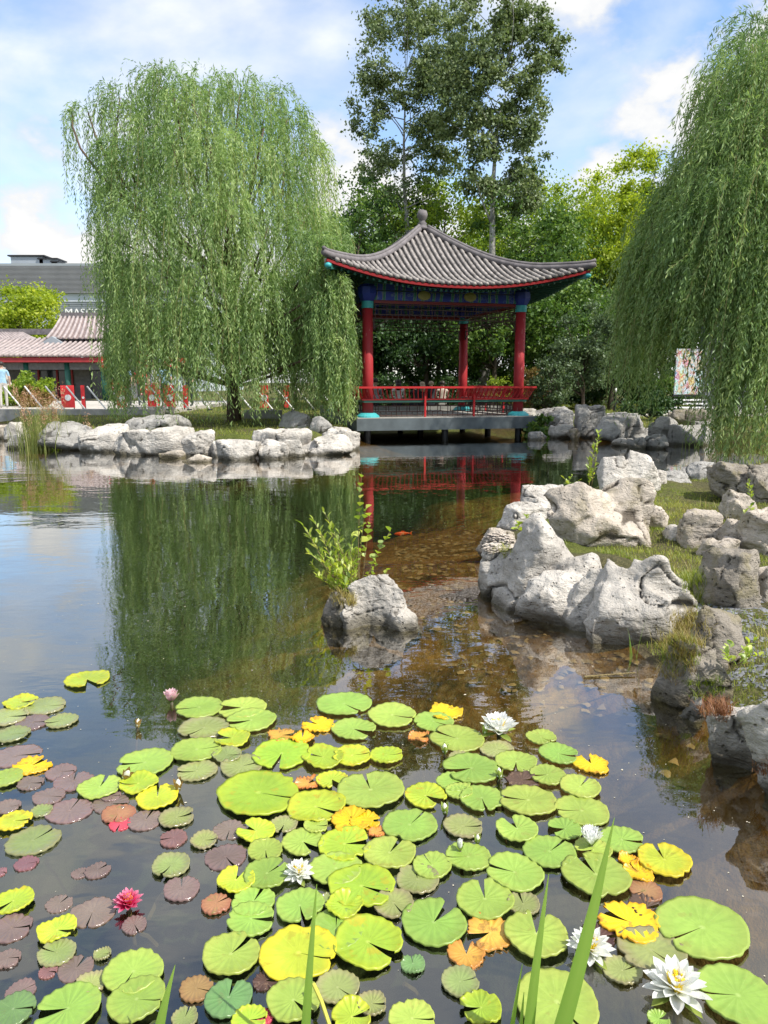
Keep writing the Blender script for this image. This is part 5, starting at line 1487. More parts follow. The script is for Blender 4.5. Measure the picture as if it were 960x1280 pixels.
def make_pad(u, v, w, cls, notch, k):
    rg = random.Random(900 + k); g = np.random.default_rng(900 + k)
    c = P(u, v, 0)
    rr = w * px_m(c) / 2 * 1.03
    ragged = cls in 'Yok'
    nA = 60; rings = [0.0, .16, .45, .75, .93, 1.0]
    gapw = rg.uniform(.03, .13) if not ragged else rg.uniform(.06, .35)
    if cls in 'gl' and rg.random() < .3: gapw = rg.uniform(.16, .34)
    th = np.linspace(gapw, 2 * np.pi - gapw, nA)
    wob = 1 + .028 * np.sin(th * 2 + rg.uniform(0, 6)) + .018 * np.sin(th * 5 + rg.uniform(0, 6)) + (.005 if cls in 'gdtm' else .010) * np.sin(th * rg.choice((13, 17, 21)) + rg.uniform(0, 6)) + (.008 if cls in 'gdtm' else .016) * np.convolve(g.normal(size=nA + 2), [.5, .8, .5], 'valid')
    if ragged: wob += .06 * np.sin(th * 3 + rg.uniform(0, 6)) + .045 * g.normal(size=nA)
    if rg.random() < .45:                      # bites and tears in the rim
        for _ in range(rg.randint(1, 3)):
            tb0 = rg.uniform(.4, 5.9); wb = rg.uniform(.07, .16)
            wob -= rg.uniform(.05, .17) * np.exp(-((th - tb0) / wb) ** 2)
    end = np.clip(np.minimum(th - gapw, 2 * np.pi - gapw - th) / .25, 0, 1)
    wob *= .90 + .10 * np.sqrt(end)
    a0 = R(notch) + rg.uniform(-.15, .15)
    V, rad, ang = [(0, 0, 0)], [0.0], [0.0]
    up = rg.uniform(.0, .010) * (1.4 if cls in 'lYo' else .6); ph = rg.uniform(0, 6); curl = g.normal(0, .003, nA) if ragged else np.zeros(nA)
    for q in rings[1:]:
        for j in range(nA):
            r_ = rr * q * (1 + (wob[j] - 1) * q)
            t = th[j] + a0
            z = up * q ** 3 * (math.sin(th[j] * 3 + ph) * .5 + .4) + (.0035 * q ** 6 if cls in 'glyd' else 0) + abs(curl[j]) * q ** 3 + .0018 * math.cos(th[j] * 17) * q
            V.append((r_ * math.cos(t), r_ * math.sin(t), z)); rad.append(q); ang.append(j / (nA - 1))
    Fc = [(0, 1 + j, 2 + j) for j in range(nA - 1)]
    me_f = list(Fc)
    for i in range(len(rings) - 2):
        for j in range(nA - 1):
            p = 1 + i * nA + j
            me_f.append((p, p + nA, p + nA + 1, p + 1))
    # thin rim turned down to the water
    b = len(V); lastr = 1 + (len(rings) - 2) * nA
    for j in range(nA):
        x, y, z = V[lastr + j]; V.append((x * .985, y * .985, z - .007)); rad.append(1.0); ang.append(j / (nA - 1))
    for j in range(nA - 1):
        me_f.append((lastr + j, b + j, b + j + 1, lastr + j + 1))
    me = bpy.data.meshes.new('lily_pad'); me.from_pydata(V, [], me_f)
    me.polygons.foreach_set('use_smooth', [True] * len(me.polygons))
    for nm, arr in (('rad', rad), ('ang', ang)):
        a = me.attributes.new(nm, 'FLOAT', 'POINT'); a.data.foreach_set('value', np.array(arr, np.float32))
    o = link('lily_pad', me, PAD[cls][1])
    layer = {'m': 0, 'p': 0, 'k': 0, 'd': 1, 'o': 1, 'b': 1, 'Y': 2, 't': 2, 'r': 0, 'g': 3, 'l': 3, 'y': 3}[cls]
    o.location = (c.x, c.y, .0022 + .0020 * layer + (k % 7) * .0007)
    if cls not in 'mpk': o.rotation_euler = (rg.gauss(0, .010), rg.gauss(0, .010), 0)
    if (u, v) in UNIQ:
        tag(o, UNIQ[(u, v)], 'lily pad')
    else:
        size = 'small ' if w <= 34 else ('broad ' if w >= 60 else '')
        nw = ' with a wide notch' if gapw > .16 and cls in 'gl' else ''
        best = min(LANDMARKS, key=lambda q: math.hypot((q[0] - u), (q[1] - v) * 1.6))
        dist = math.hypot((best[0] - u), (best[1] - v) * 1.6)
        base = PAD[cls][0].replace('small ', '')
        lb = size + base + nw + (' beside ' if dist < w * .5 + 32 else ' away from ' if dist > 130 else ' near ') + best[2]
        tag(o, lb, 'lily pad', lb.replace('lily pad', 'lily pads', 1))
for k, q in enumerate(pads):
    make_pad(*q, k)

# flowers
def petalmat(name, tip, mid, base):
    s = NT(name)
    c = s.ramp(s.attr('along'), [(0, base), (.45, mid), (1, tip)])
    d = s.n('ShaderNodeBsdfDiffuse'); s.l(c, d.inputs['Color'])
    t = s.n('ShaderNodeBsdfTranslucent'); s.l(c, t.inputs['Color'])
    m_ = s.n('ShaderNodeMixShader'); m_.inputs[0].default_value = .45
    s.l(d.outputs[0], m_.inputs[1]); s.l(t.outputs[0], m_.inputs[2])
    return s.done(m_.outputs[0])
M['petal_white'] = petalmat('white_petal', (.92, .92, .90), (.91, .92, .88), (.82, .85, .62))
M['petal_pink'] = petalmat('pink_petal', (.86, .36, .50), (.74, .045, .18), (.62, .02, .10))
M['petal_blush'] = petalmat('blush_petal', (.86, .66, .68), (.82, .48, .52), (.75, .30, .34))
M['sepal'] = petalmat('green_sepal', (.42, .50, .12), (.30, .40, .08), (.22, .32, .06))
M['sepal_brown'] = petalmat('brown_sepal', (.30, .17, .06), (.42, .30, .09), (.40, .34, .10))
M['stamen'] = plain('yellow_stamen', (.85, .62, .04), .6, .15, 60)
M['stamen_o'] = plain('orange_stamen', (.85, .30, .04), .6, .15, 60)
def petal_mesh(L, Wd, cup, curl):
    V, A, Fq = [], [], []
    n = 7
    for i in range(n + 1):
        t = i / n
        wd = Wd * math.sin(math.pi * min(1, (t * .93 + .07)) ** 1.15) ** .8 * .5
        if i == n: wd = .0004
        for j in (-1, -.5, 0, .5, 1):
            V.append((t * L, j * wd, cup * L * (t * t * .35) + curl * (j * j) * wd * 1.0)); A.append(t)
    for i in range(n):
        for j in range(4):
            p = i * 5 + j
            Fq.append((p, p + 5, p + 6, p + 1))
    return np.array(V), np.array(Fq), np.array(A)
def flower(u, v, w, label, kind='petal_white', openness=1.0, sepals=True, lift=.014, stam='stamen', seed=0, name='water_lily'):
    rg = random.Random(seed + 50)
    c = P(u, v, .03)
    Rr = w * px_m(c) / 2
    root = empty(name, (c.x, c.y, .0)); tag(root, label, 'flower')
    def put(nm, L, Wd, cup, curl, az, el, mat, z0, r0):
        V, Fq, A = petal_mesh(L, Wd, cup, curl)
        o = np_mesh(nm, V, Fq, mat, root, {'along': A}, True)
        o.matrix_local = Matrix.Rotation(az, 4, 'Z') @ Matrix.Translation((r0, 0, z0)) @ Matrix.Rotation(-el, 4, 'Y') @ Matrix.Rotation(rg.gauss(0, .12), 4, 'X')
        return o
    whorls = [(10, 1.0, .40, 7), (10, .97, .38, 22), (9, .88, .35, 38), (8, .76, .31, 54), (7, .60, .27, 70)]
    for wi, (n, ln, wd, el) in enumerate(whorls):
        e = R(el) + (1 - openness) * (R(80) - R(el)) * .95
        for k in range(n):
            put('petal', Rr * ln * rg.uniform(.92, 1.05), Rr * wd * rg.uniform(.9, 1.1), .18 if openness > .6 else .30, .55, 2 * math.pi * (k + wi * .5) / n + rg.gauss(0, .06), e + rg.gauss(0, .07), M[kind], lift + .004 * wi, Rr * .07)
    if sepals:
        for k in range(4):
            put('sepal', Rr * .98, Rr * .36, -.1, .4, 2 * math.pi * (k + .3) / 4, R(2 if openness > .6 else 60), M['sepal'], lift - .006, Rr * .05)
    if openness > .5:
        m_ = MB()
        for k in range(44):
            a = rg.uniform(0, 6.28); r_ = Rr * .20 * math.sqrt(rg.random())
            b = Vector((r_ * math.cos(a), r_ * math.sin(a), lift + .01)); t = b + Vector((b.x * .55, b.y * .55, Rr * rg.uniform(.38, .55)))
            m_.tube([b, t], [Rr * .026, Rr * .034], 5)
        m_.build('stamens', M[stam], root)
    MB().tube([(0, 0, -.35), (0.01, 0, -.1), (0, 0, lift + .01)], [.006, .006, Rr * .12], 7).build('stalk', M['sepal_stem'], root, True)
    return root
M['sepal_stem'] = plain('flower_stalk', (.07, .06, .03), .6)
flower(845, 1232, 80, 'largest open white water lily floating free on dark water', seed=1)
flower(738, 1182, 58, 'open white water lily beside a rotten brown pad', seed=2)
flower(373, 1088, 39, 'small fully open white water lily between broad green pads', seed=3)
flower(623, 910, 52, 'white water lily with steep petals on dark water before the bank', openness=.72, seed=4)
flower(739, 1050, 46, 'half-open white water lily with spread sepals', openness=.38, seed=5)
flower(575, 1056, 25, 'closed white water lily bud just opening', openness=.02, seed=6)
flower(160, 1125, 38, 'single hot pink water lily on open water', 'petal_pink', .85, False, stam='stamen_o', seed=7)
flower(214, 873, 32, 'pale pink half-closed water lily near the willow reflection', 'petal_blush', .35, True, seed=8)
def bud(u, v, w, label, brown=False, tilt=.2, seed=0):
    c = P(u, v, 0); r_ = w * px_m(c) / 2; rg = random.Random(seed)
    root = empty('lily_bud', (c.x, c.y, 0)); tag(root, label, 'flower bud')
    root.rotation_euler = (rg.uniform(-tilt, tilt), rg.uniform(-tilt, tilt), rg.uniform(0, 6))
    MB().tube([(0, 0, -.3), (0, 0, .012)], .005, 6).build('stalk', M['sepal_stem'], root)
    MB().lathe([(r_ * .3, 0), (r_ * .72, r_ * .6), (r_ * .74, r_ * 1.2), (r_ * .45, r_ * 2.1), (r_ * .06, r_ * 2.7)], (0, 0, .01), 10).build('core', M['petal_bud'], root, True)
    for k in range(4):
        V, Fq, A = petal_mesh(r_ * 2.7, r_ * 1.15, -.16, .6)
        o = np_mesh('sepal', V, Fq, M['sepal_brown' if brown else 'sepal'], root, {'along': A}, True)
        o.matrix_local = Matrix.Rotation(k * math.pi / 2, 4, 'Z') @ Matrix.Translation((r_ * .62, 0, .008)) @ Matrix.Rotation(-R(82), 4, 'Y')
M['petal_bud'] = plain('bud_petals', (.72, .74, .58), .6)
bud(222, 990, 12, 'brown and yellow lily bud beside a yellow pad', True, seed=1)
bud(154, 975, 12, 'brown wilted lily bud beside a lime pad', True, .5, seed=2)
bud(557, 1020, 11, 'green lily bud alone between an olive pad and a lime pad', seed=3)
bud(596, 1056, 9, 'green lily bud next to the closed white lily', seed=4)
bud(556, 944, 10, 'green lily bud between far green pads', seed=5)
bud(625, 976, 10, 'green lily bud beside a rotten pad', seed=6)
bud(605, 920, 9, 'green lily bud under the steep-petalled white lily', seed=7)
bud(172, 912, 8, 'little orange-brown bud in the willow reflection', True, seed=8)

# specks of pollen and seed fluff lying on the water
g = np.random.default_rng(55)
C = np.stack([g.uniform(-2.2, 1.5, 900), g.uniform(1.5, 5.5, 900), np.full(900, .0016)], 1)
C = C[pond_sd(C[:, 0], C[:, 1]) < -.05]
a_ = g.uniform(0, 6.28, len(C)); D = np.stack([np.cos(a_), np.sin(a_), np.zeros(len(C))], 1); S = np.stack([-np.sin(a_), np.cos(a_), np.zeros(len(C))], 1)
L = g.uniform(.002, .007, len(C)) * np.where(g.random(len(C)) < .06, 2.2, 1)
V, Fq = leaf_quads(C, D, S, L, L * .7)
o = np_mesh('debris', V, Fq, plain('seed_fluff', (.55, .50, .38), .8, .3, 40)); tag(o, 'pale specks of seed fluff floating on the pond', None, kind='stuff')
# lily stalks seen through the water, one tuft of submerged weed
for k, (a, b) in enumerate((((186, 1148), (208, 1112)), ((172, 1166), (196, 1182)), ((300, 1085), (312, 1092)), ((505, 1230), (530, 1255)), ((85, 1010), (78, 985)))):
    p, q = P(*a, -.03), P(*b, -.10)
    o = MB().tube([p, (p + q) / 2 + Vector((0, 0, .01)), q], .006, 6).build('lily_stalk', M['sepal_stem'])
    tag(o, 'brown lily stalk just under the water surface', 'plant stalk', 'submerged lily stalks')

# fish
s = NT('koi_skin'); f = s.noise(s.coord('Object'), 14, 3); M['koi'] = s.done(s.pbsdf(s.mix(s.ramp(f, [(.55, 0), (.62, .7)]), (.75, .10, .015), (.8, .5, .3)), .35))
def koi(u, v, L, rz, label):
    c = P(u, v, -.07)
    root = empty('koi_fish', c, rz); tag(root, label, 'fish', None)
    m_ = MB(); n = 12; pr = [(-.5, .012), (-.46, .045), (-.36, .085), (-.2, .115), (0, .115), (.2, .085), (.35, .05), (.44, .028)]
    for x, r_ in pr:
        for k in range(n):
            t = 2 * math.pi * k / n; m_.v.append((x * L, r_ * L * .8 * math.cos(t) + .03 * L * math.sin(x * 6), r_ * L * 1.05 * math.sin(t)))
    for i in range(len(pr) - 1):
        for k in range(n):
            m_.f.append((i * n + k, (i + 1) * n + k, (i + 1) * n + (k + 1) % n, i * n + (k + 1) % n))
    m_.f.append(tuple(range(n))); m_.build('body', M['koi'], root, True)
    y = .03 * L * math.sin(.44 * 6)
    MB().add([(.42 * L, y, .02 * L), (.62 * L, y + .05 * L, .13 * L), (.56 * L, y + .03 * L, 0), (.62 * L, y + .05 * L, -.13 * L), (.42 * L, y, -.02 * L)], [(0, 1, 2), (0, 2, 4), (4, 2, 3)]).build('tail', M['koi'], root)
    MB().add([(-.1 * L, 0, .10 * L), (.15 * L, 0, .08 * L), (.1 * L, 0, .17 * L), (-.06 * L, 0, .17 * L)], [(0, 1, 2, 3)]).build('dorsal_fin', M['koi'], root)
    for sg_ in (-1, 1):
        MB().add([(-.25 * L, sg_ * .08 * L, -.03 * L), (-.15 * L, sg_ * .08 * L, -.04 * L), (-.1 * L, sg_ * .2 * L, -.06 * L), (-.18 * L, sg_ * .2 * L, -.06 * L)], [(0, 1, 2, 3)]).build('pectoral_fin', M['koi'], root)
koi(503, 667, .17, .25, 'orange koi swimming in open water off the tall sapling')
koi(593, 716, .15, .1, 'orange koi beside the two-humped boulder')

# ------------------------------------------------------------------ small plants
def blades(C, H, lean, wd, g, segs=3, curve=.6):
    """grass blades as tapered ribbons"""
    n = len(C)
    az = g.uniform(0, 2 * np.pi, n)
    d = np.stack([np.cos(az), np.sin(az), np.zeros(n)], 1)
    sd = np.stack([-np.sin(az), np.cos(az), np.zeros(n)], 1)
    V = np.empty((n, segs + 1, 2, 3))
    for i in range(segs + 1):
        t = i / segs
        p = C + d * (lean * H * t ** (1 + curve))[:, None] + np.array([0, 0, 1]) * (H * (t - .25 * lean * t * t))[:, None]
        w_ = (wd * (1 - t * .92))[:, None] * .5
        V[:, i, 0] = p - sd * w_; V[:, i, 1] = p + sd * w_
    ii = np.arange(n * (segs + 1) * 2).reshape(n, segs + 1, 2)
    Fq = np.stack([ii[:, :-1, 0], ii[:, :-1, 1], ii[:, 1:, 1], ii[:, 1:, 0]], -1).reshape(-1, 4)
    return V.reshape(-1, 3), Fq
def grass_patch(name, C, h, mat, seed, wd=.004, leanv=(.1, .9), label=None, kind='stuff', cat=None, segs=3):
    g = np.random.default_rng(seed); n = len(C)
    H = h * g.uniform(.5, 1.3, n)
    V, Fq = blades(C, H, g.uniform(*leanv, n), np.full(n, wd) * g.uniform(.7, 1.3, n), g, segs)
    v = np.clip(g.normal(.5, .2, n) + .25 * vnoise(C * 2.0, seed), 0, 1)
    o = np_mesh(name, V, Fq, M[mat], None, {'v': np.repeat(v, (segs + 1) * 2)})
    tag(o, label, cat, kind=kind)
    return o
def scatter(poly_px, z, n, seed, thr=None):
    g = np.random.default_rng(seed)
    pts = np.array([tuple(P(u, v, z))[:2] for u, v in poly_px])
    lo, hi = pts.min(0), pts.max(0)
    q = g.uniform(lo, hi, (n * 3, 2))
    ins = np.zeros(len(q), bool)
    for (ax, ay), (bx, by) in zip(pts, np.roll(pts, -1, 0)):
        c = (ay > q[:, 1]) != (by > q[:, 1])
        ins ^= c & (q[:, 0] < (bx - ax) * (q[:, 1] - ay) / (by - ay + 1e-12) + ax)
    q = q[ins][:n]
    q = q[pond_sd(q[:, 0], q[:, 1]) > .04]
    if thr is not None:
        m_ = fbm(np.stack([q[:, 0] * 1.5, q[:, 1] * 1.5, np.zeros(len(q))], 1), 3, 44) > thr
        q = q[m_]
    return np.stack([q[:, 0], q[:, 1], height(q[:, 0], q[:, 1]) - .005], 1)
gr = scatter([(700, 615), (810, 600), (1010, 590), (1080, 760), (1120, 900), (900, 905), (800, 830), (690, 760), (620, 740), (640, 660)], .2, 62000, 1, -.52)
grass_patch('grass', gr, .034, 'grass', 2, .0045, label='short yellow-green grass of the rocky bank')
gr = scatter([(810, 600), (1010, 590), (1080, 760), (1120, 900), (900, 905), (800, 800), (830, 720), (800, 690)], .2, 5000, 5, .15)
grass_patch('grass', gr, .11, 'straw', 3, .004, label='dry straw-coloured grass of the rocky bank')
gr = scatter([(60, 560), (440, 560), (470, 500), (20, 505)], .3, 26000, 3)
grass_patch('grass', gr, .10, 'grass', 4, .012, label='grass of the willow island')
gr = scatter([(655, 547), (960, 565), (1050, 505), (640, 505)], .3, 30000, 6)
grass_patch('grass', gr, .10, 'grass', 7, .012, label='grass of the lawn bank')
# tufts on stones: found by dropping onto the stones that stand there
def on_top(u, v, ru, rv, n, seed, thr_up=.3):
    dg = bpy.context.evaluated_depsgraph_get()
    rg = random.Random(seed); out = []
    o0 = Vector((0, 0, CAM_H))
    for _ in range(n):
        a, r_ = rg.uniform(0, 6.283), math.sqrt(rg.random())
        ok, loc, nor, _i, ob, _m = scene.ray_cast(dg, o0, ray(u + ru * r_ * math.cos(a), v + rv * r_ * math.sin(a)).normalized())
        if ok and ob.name != 'water' and loc.z > -.02 and (nor.z > thr_up or nor.z == 0) and loc.y < 12:
            if ob.name.split('.')[0] in ('rock', 'boulder', 'islet_rock', 'ground'):
                out.append(tuple(loc))
    return np.array(out) if out else np.zeros((0, 3))
def tuft(u, v, ru, rv, n, h, mat, label, seed, wd=.003, lean=(.3, 1.2), name='grass_tuft', cat='grass tuft', up=.1):
    C = on_top(u, v, ru, rv, n, seed, up)
    if len(C) < 5: return
    g = np.random.default_rng(seed)
    C = np.repeat(C, 3, 0) + g.normal(0, .008, (len(C) * 3, 3)) * np.array([1, 1, .2])
    c0 = C.mean(0); c0[2] = C[:, 2].min()
    o = grass_patch(name, C - c0, h, mat, seed, wd, lean, label, 'stuff', cat, 4)
    o.location = c0
    return o
tuft(855, 795, 32, 30, 620, .065, 'straw', 'dense yellow grass tuft growing on the mossy boulder', 301, up=.25)
tuft(846, 838, 22, 20, 70, .06, 'straw', 'thin straw tuft hanging over the water from the mossy boulder', 302, up=-1)
tuft(850, 815, 26, 26, 260, .05, 'grass', 'green-yellow moss cushion on the mossy boulder', 311, up=.1)
tuft(893, 890, 20, 14, 300, .05, 'rust_moss', 'rusty moss tuft between the mossy and the sloping boulder', 303)
tuft(956, 955, 14, 16, 200, .035, 'rust_moss', 'rusty moss patch on the sloping boulder', 304)
tuft(880, 862, 26, 14, 200, .05, 'grass', 'green weeds beside the rusty moss', 305)
tuft(868, 735, 14, 22, 160, .10, 'grass', 'tall grass beside the round pitted rock', 306)
tuft(940, 570, 24, 12, 160, .14, 'grass', 'grass growing behind the deeply pitted rock', 307)
tuft(430, 752, 16, 10, 160, .06, 'straw', 'dry grass on the dark islet rock', 308)
tuft(628, 690, 14, 8, 60, .04, 'grass', 'small weeds on the pebble-crusted rock', 309)

def leafy(name, root_p, stems, leafL, leafW, mat, label, seed, cat='plant', per=14, spread=.8, r0=.004, start=.25, stem_mat='stem'):
    """stems: list of tip points (world); leaves alternate up each stem"""
    rg = random.Random(seed); g = np.random.default_rng(seed)
    root = empty(name, root_p); tag(root, label, cat)
    mb = MB(); C, D = [], []
    for tip in stems:
        t = Vector(tip) - Vector(root_p); b = Vector((rg.gauss(0, .02), rg.gauss(0, .02), -.03))
        mid = (b + t) / 2 + Vector((rg.gauss(0, .03), rg.gauss(0, .03), .03))
        pts = [b * (1 - q) ** 2 + mid * 2 * q * (1 - q) + t * q * q for q in [i / 10 for i in range(11)]]
        mb.tube(pts, [r0 * (1 - .75 * i / 10) for i in range(11)], 5)
        for i in range(per):
            q = start + (1 - start) * (i + rg.random()) / per
            p = b * (1 - q) ** 2 + mid * 2 * q * (1 - q) + t * q * q
            a = rg.uniform(0, 6.283)
            dd = Vector((math.cos(a), math.sin(a), rg.uniform(.1, .9))) * spread + (t - b).normalized() * .5
            C.append(p); D.append(dd.normalized())
    mb.build('stem', M[stem_mat], root, True)
    C = np.array([tuple(c) for c in C]); D = np.array([tuple(d) for d in D]); n = len(C)
    S = unit(np.cross(D, np.array([0, 0, 1.0]) + g.normal(0, .25, (n, 3))))
    L = leafL * g.uniform(.6, 1.2, n)
    # leaves folded along the midrib: two quads each
    Nn = unit(np.cross(S, D)); W2 = (L * leafW)[:, None] * .5; Lc = L[:, None]
    V = np.stack([C, C + D * Lc * .4 + S * W2 + Nn * W2 * .3, C + D * Lc * .75 + S * W2 * .7 + Nn * W2 * .2 - np.array([0, 0, .08]) * Lc, C + D * Lc - np.array([0, 0, .18]) * Lc, C + D * Lc * .75 - S * W2 * .7 + Nn * W2 * .2 - np.array([0, 0, .08]) * Lc, C + D * Lc * .4 - S * W2 + Nn * W2 * .3, C + D * Lc * .5], 1)
    b = np.arange(n)[:, None] * 7
    Fq = np.concatenate([b + np.array([[0, 1, 2, 6]]), b + np.array([[6, 2, 3, 4]]), b + np.array([[0, 6, 4, 5]])], 0)
    np_mesh('leaves', V.reshape(-1, 3), Fq, M[mat], root, {'v': np.repeat(np.clip(g.normal(.55, .2, n), 0, 1), 7)})
    return root
ib = PY(436, 745, 4.55)
def tips(lst, Y): return [PY(u, v, Y + dy) for u, v, dy in lst]
leafy('willow_sapling', ib, tips([(392, 650, 0), (384, 690, -.05), (400, 665, .1), (425, 665, .05), (440, 672, 0), (415, 700, -.1), (430, 690, .1), (396, 720, -.1), (412, 660, -.05), (386, 668, .05), (444, 690, .1), (405, 640, 0), (420, 715, -.15), (400, 700, .1), (440, 705, -.1), (450, 690, .05), (378, 655, 0), (390, 705, .05), (410, 725, -.1), (430, 730, -.15)], 4.6), .066, .27, 'sapling',
      'bushy willow sapling with narrow leaves on the islet rock', 401, 'sapling', 20, .55, .004, .30)
leafy('poplar_sapling', ib + Vector((.06, .02, 0)), tips([(452, 590, 0), (458, 630, .02), (488, 664, 0), (462, 645, .05)], 4.62), .052, .95, 'sapling', 'tall thin sapling with heart-shaped leaves on the islet rock', 402, 'sapling', 9, .9, .0035, .45)
leafy('creeper', ib + Vector((.08, -.05, -.02)), tips([(470, 702, 0), (484, 712, -.05), (460, 718, .05), (452, 735, -.1), (448, 700, 0), (475, 725, -.1)], 4.5), .035, .8, 'sapling', 'low small-leaved weed at the foot of the saplings', 403, 'plant', 16, .8, .002, .2)
gb = PY(738, 605, 8.9)
leafy('goldenrod', gb, tips([(749, 540, 0), (744, 556, .03), (737, 575, 0)], 8.95), .075, .28, 'sapling', 'upright goldenrod stalk standing before the twin-column rock', 404, 'plant', 34, .7, .006, .1)
leafy('weed', PY(712, 612, 8.4), tips([(703, 596, 0), (716, 594, .05), (725, 600, 0), (708, 602, -.05)], 8.4), .05, .5, 'sapling', 'leafy weed growing behind the blocky cracked boulder', 405, 'plant', 8, .8, .003, .3)
leafy('weed', PY(655, 668, 6.3), tips([(648, 654, 0), (665, 652, .03), (658, 645, 0), (672, 656, .02), (645, 662, -.03)], 6.3), .055, .8, 'sapling', 'broad-leaved weed between the pebble-crusted rock and the two-humped boulder', 406, 'plant', 6, .9, .003, .4)
leafy('weed', PY(812, 852, 3.95), tips([(806, 826, 0), (818, 836, 0), (822, 858, -.05), (808, 858, -.05), (812, 842, .02)], 3.95), .045, .9, 'sapling', 'broad-leaved weed dangling beside the mossy boulder', 407, 'plant', 6, .9, .002, .3)
leafy('weed', PY(876, 884, 3.55), tips([(876, 874, 0), (884, 880, 0), (870, 882, 0)], 3.55), .035, .9, 'sapling', 'tiny two-leaved weed under the mossy boulder', 408, 'plant', 3, .9, .002, .4)
leafy('weed', P(935, 668, .22), tips([(930, 640, .0), (950, 648, 0), (938, 632, .1), (926, 655, 0)], P(935, 668, .22).y), .05, .5, 'sapling', 'leafy weed at the foot of the layered tan rock', 409, 'plant', 12, .8, .003, .2)
leafy('weed', P(937, 630, .22), tips([(934, 600, .0), (938, 608, 0)], P(937, 630, .22).y), .06, .3, 'sapling', 'upright weed between the brown and the pitted rocks', 410, 'plant', 14, .5, .003, .1)
leafy('weed', P(920, 830, .22), tips([(905, 815, 0), (935, 812, 0), (950, 820, 0), (918, 805, .1), (945, 800, .1)], P(920, 830, .22).y), .04, .5, 'sapling', 'low leafy weed on the slate chips', 411, 'plant', 10, .8, .002, .2)
leafy('weed', P(200, 545, .2), tips([(194, 520, 0), (203, 515, 0), (210, 528, 0), (198, 530, 0)], P(200, 545, .2).y), .12, .3, 'green', 'leafy weed sprouting between the island rocks', 412, 'plant', 12, .6, .006, .2)
# long grass standing in front of the two-humped boulder
tb_ = P(788, 822, 0)
o = grass_patch('grass_tuft', np.array([(0.01 * i, .01 * (i % 3), -.05) for i in range(5)]), .28, 'blade', 421, .006, (.05, .35), 'few long green grass stems before the two-humped boulder', None, 'grass tuft', 5); o.location = tb_
o = MB().tube([P(730, 846, .004), P(794, 841, .012)], [.006, .004], 6).build('floating_stick', M['straw_stick'] if 'straw_stick' in M else M['stem']); tag(o, 'thin straw-coloured stick floating by the boulders', 'stick')

# reeds on the far shore
g = np.random.default_rng(77)
rbp = P(48, 563, 0)
n = 520
C = np.stack([g.normal(0, .24, n), g.normal(.25, .22, n), np.full(n, -.08)], 1)
H = g.uniform(.55, 1.25, n)
V, Fq = blades(C, H, g.uniform(.05, .55, n), np.full(n, .013), g, 4)
root = empty('reed_clump', (rbp.x, rbp.y + .05, 0)); tag(root, 'tall reed clump with pinkish plumes at the shore', 'reeds')
np_mesh('stalks', V, Fq, M['reed'], root, {'v': np.repeat(np.clip(g.normal(.5, .22, n), 0, 1), 10)})
C2 = []
for k in range(26):
    b = C[k * 7] + np.array([g.normal(0, .1), 0, H[k * 7] * .95 + .1])
    C2.append(b + g.normal(0, 1, (60, 3)) * np.array([.035, .035, .09]))
C2 = np.concatenate(C2); m_ = len(C2)
D = unit(g.normal(size=(m_, 3)) + np.array([0, 0, .8])); S = unit(np.cross(D, g.normal(size=(m_, 3))))
V, Fq = leaf_quads(C2, D, S, np.full(m_, .06), np.full(m_, .012))
np_mesh('plumes', V, Fq, M['plume'], root, {'v': g.uniform(0, 1, m_).repeat(4)})
# grasses under the stage wall willow
C = np.stack([g.normal(0, .5, 260), g.normal(0, .18, 260), np.full(260, -.05)], 1)
q = P(905, 560, 0)
o = grass_patch('shore_grass', C, .45, 'reed', 78, .012, (.1, .7), 'thin reeds along the shore under the stage wall willow', None, 'reeds', 4); o.location = (q.x, q.y - .4, 0)

# slate chips and pebbles
def stones(name, C, size, mat, seed, label):
    g = np.random.default_rng(seed); n = len(C)
    base = np.array([(1, 0, 0), (0, 1, 0), (-1, 0, 0), (0, -1, 0), (.3, .2, .45), (-.3, -.1, .5), (.6, -.6, .1), (-.6, .6, .15)])
    fc = np.array([(0, 1, 4), (1, 7, 4), (7, 5, 4), (7, 2, 5), (2, 3, 5), (3, 6, 5), (6, 4, 5), (6, 0, 4)])
    V = base[None] * g.uniform(.5, 1.2, (n, 8, 1)) * (size * g.uniform(.5, 1.4, n))[:, None, None] * np.array([1, .75, .6])
    a = g.uniform(0, 6.28, n); ca, sa = np.cos(a)[:, None], np.sin(a)[:, None]
    X = V[:, :, 0] * ca - V[:, :, 1] * sa; Y = V[:, :, 0] * sa + V[:, :, 1] * ca
    V = np.stack([X, Y, V[:, :, 2]], -1) + C[:, None, :]
    F3 = (np.arange(n)[:, None, None] * 8 + fc[None]).reshape(-1, 3)
    o = np_mesh(name, V.reshape(-1, 3), F3, mat, None); tag(o, label, None, kind='stuff'); return o
M['slate'] = plain('slate_chip', (.17, .175, .19), .6, .35, 25, .2)
M['pebble'] = plain('pebble', (.46, .40, .34), .7, .3, 25, .2)
stones('gravel', scatter([(880, 775), (1000, 750), (1080, 870), (960, 882), (895, 850)], .2, 2600, 11), .020, M['slate'], 12, 'dark slate chips on the bank')
stones('gravel', scatter([(870, 735), (960, 745), (960, 770), (870, 765)], .2, 700, 13), .022, M['slate'], 14, 'slate chips under the round pitted rock')
pc = on_top(622, 680, 20, 14, 260, 15, -.2)
if len(pc): stones('pebbles', pc, .022, M['pebble'], 16, 'pebbles crusting the small rock')
g = np.random.default_rng(31)
bx_ = np.stack([g.uniform(.1, 2.6, 1500), g.uniform(2.6, 7.5, 1500)], 1)
sdv = pond_sd(bx_[:, 0], bx_[:, 1]); hz_ = height(bx_[:, 0], bx_[:, 1]); kk = (sdv < 0) & (hz_ > -.22)
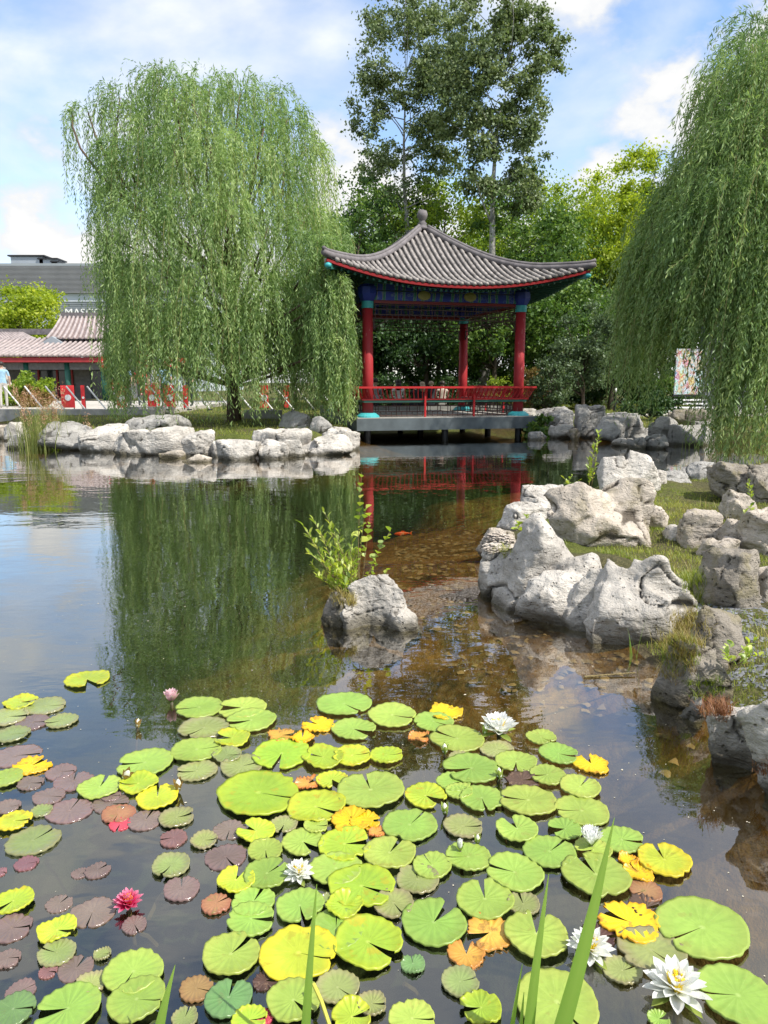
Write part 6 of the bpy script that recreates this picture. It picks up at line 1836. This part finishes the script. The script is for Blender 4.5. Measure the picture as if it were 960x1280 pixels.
stones('pebbles', np.stack([bx_[kk, 0], bx_[kk, 1], hz_[kk]], 1), .035, plain('bed_stone', (.24, .16, .075), .8, .4, 12, .3), 32, 'brown stones on the shallow pond bed')

# ------------------------------------------------------------------ iris blades rising in front
def big_blade(root, base, tip, wd, bend, seed, tipbend=0.0):
    b, t = Vector(base), Vector(tip)
    d = (t - b)
    sidev = d.cross(Vector((0, 1, 0.15))).normalized()
    toward = Vector((0, -1, 0))
    V, A, Fq = [], [], []
    n = 16
    for i in range(n + 1):
        q = i / n
        p = b + d * q + sidev * bend * math.sin(math.pi * q) + sidev * tipbend * q ** 4
        w_ = wd * (1 - q ** 2.2) * .5 + .0006
        for j, zo in ((-1, .0), (0, .18), (1, .0)):
            V.append(p + sidev * j * w_ + toward * zo * w_ - root.location); A.append(.35 + .3 * q + (.12 if j == 0 else 0))
    for i in range(n):
        for j in (0, 1):
            p = i * 3 + j; Fq.append((p, p + 1, p + 4, p + 3))
    np_mesh('blade', np.array([tuple(v) for v in V]), np.array(Fq), M['blade'], root, {'v': np.array(A)}, True)
def iris(specs, label, Y0, seed):
    c = PY(specs[0][0][0], 1300, Y0)
    root = empty('iris_plant', (c.x, Y0, -.1)); tag(root, label, 'plant')
    for k, (bu, tu, wpx, bend, dy) in enumerate(specs):
        b, t = PY(bu[0], bu[1], Y0 + dy), PY(tu[0], tu[1], Y0 + dy + .05)
        big_blade(root, b, t, wpx * px_m((b + t) / 2), bend, seed + k)
iris([((668, 1400), (768, 1022), 24, -.008, 0), ((650, 1400), (686, 1092), 15, .004, .03), ((625, 1400), (653, 1205), 8, .003, .05), ((640, 1400), (655, 1240), 9, 0, .02)], 'clump of long green iris blades standing over the pads', 1.28, 1)
iris([((376, 1420), (396, 1105), 13, .004, 0)], 'single slim iris blade rising before the big yellow pad', 1.30, 11)
iris([((188, 1400), (219, 1206), 17, .012, 0)], 'short broad iris blade with dry tip', 1.30, 21)
o = MB().tube([P(392, 1230, .05), P(402, 1252, .04), P(412, 1282, .02)], .0045, 6).build('yellow_stalk', plain('yellow_stalk', (.50, .48, .08), .5)); tag(o, 'yellow leaf stalk bending into the water', 'plant stalk')
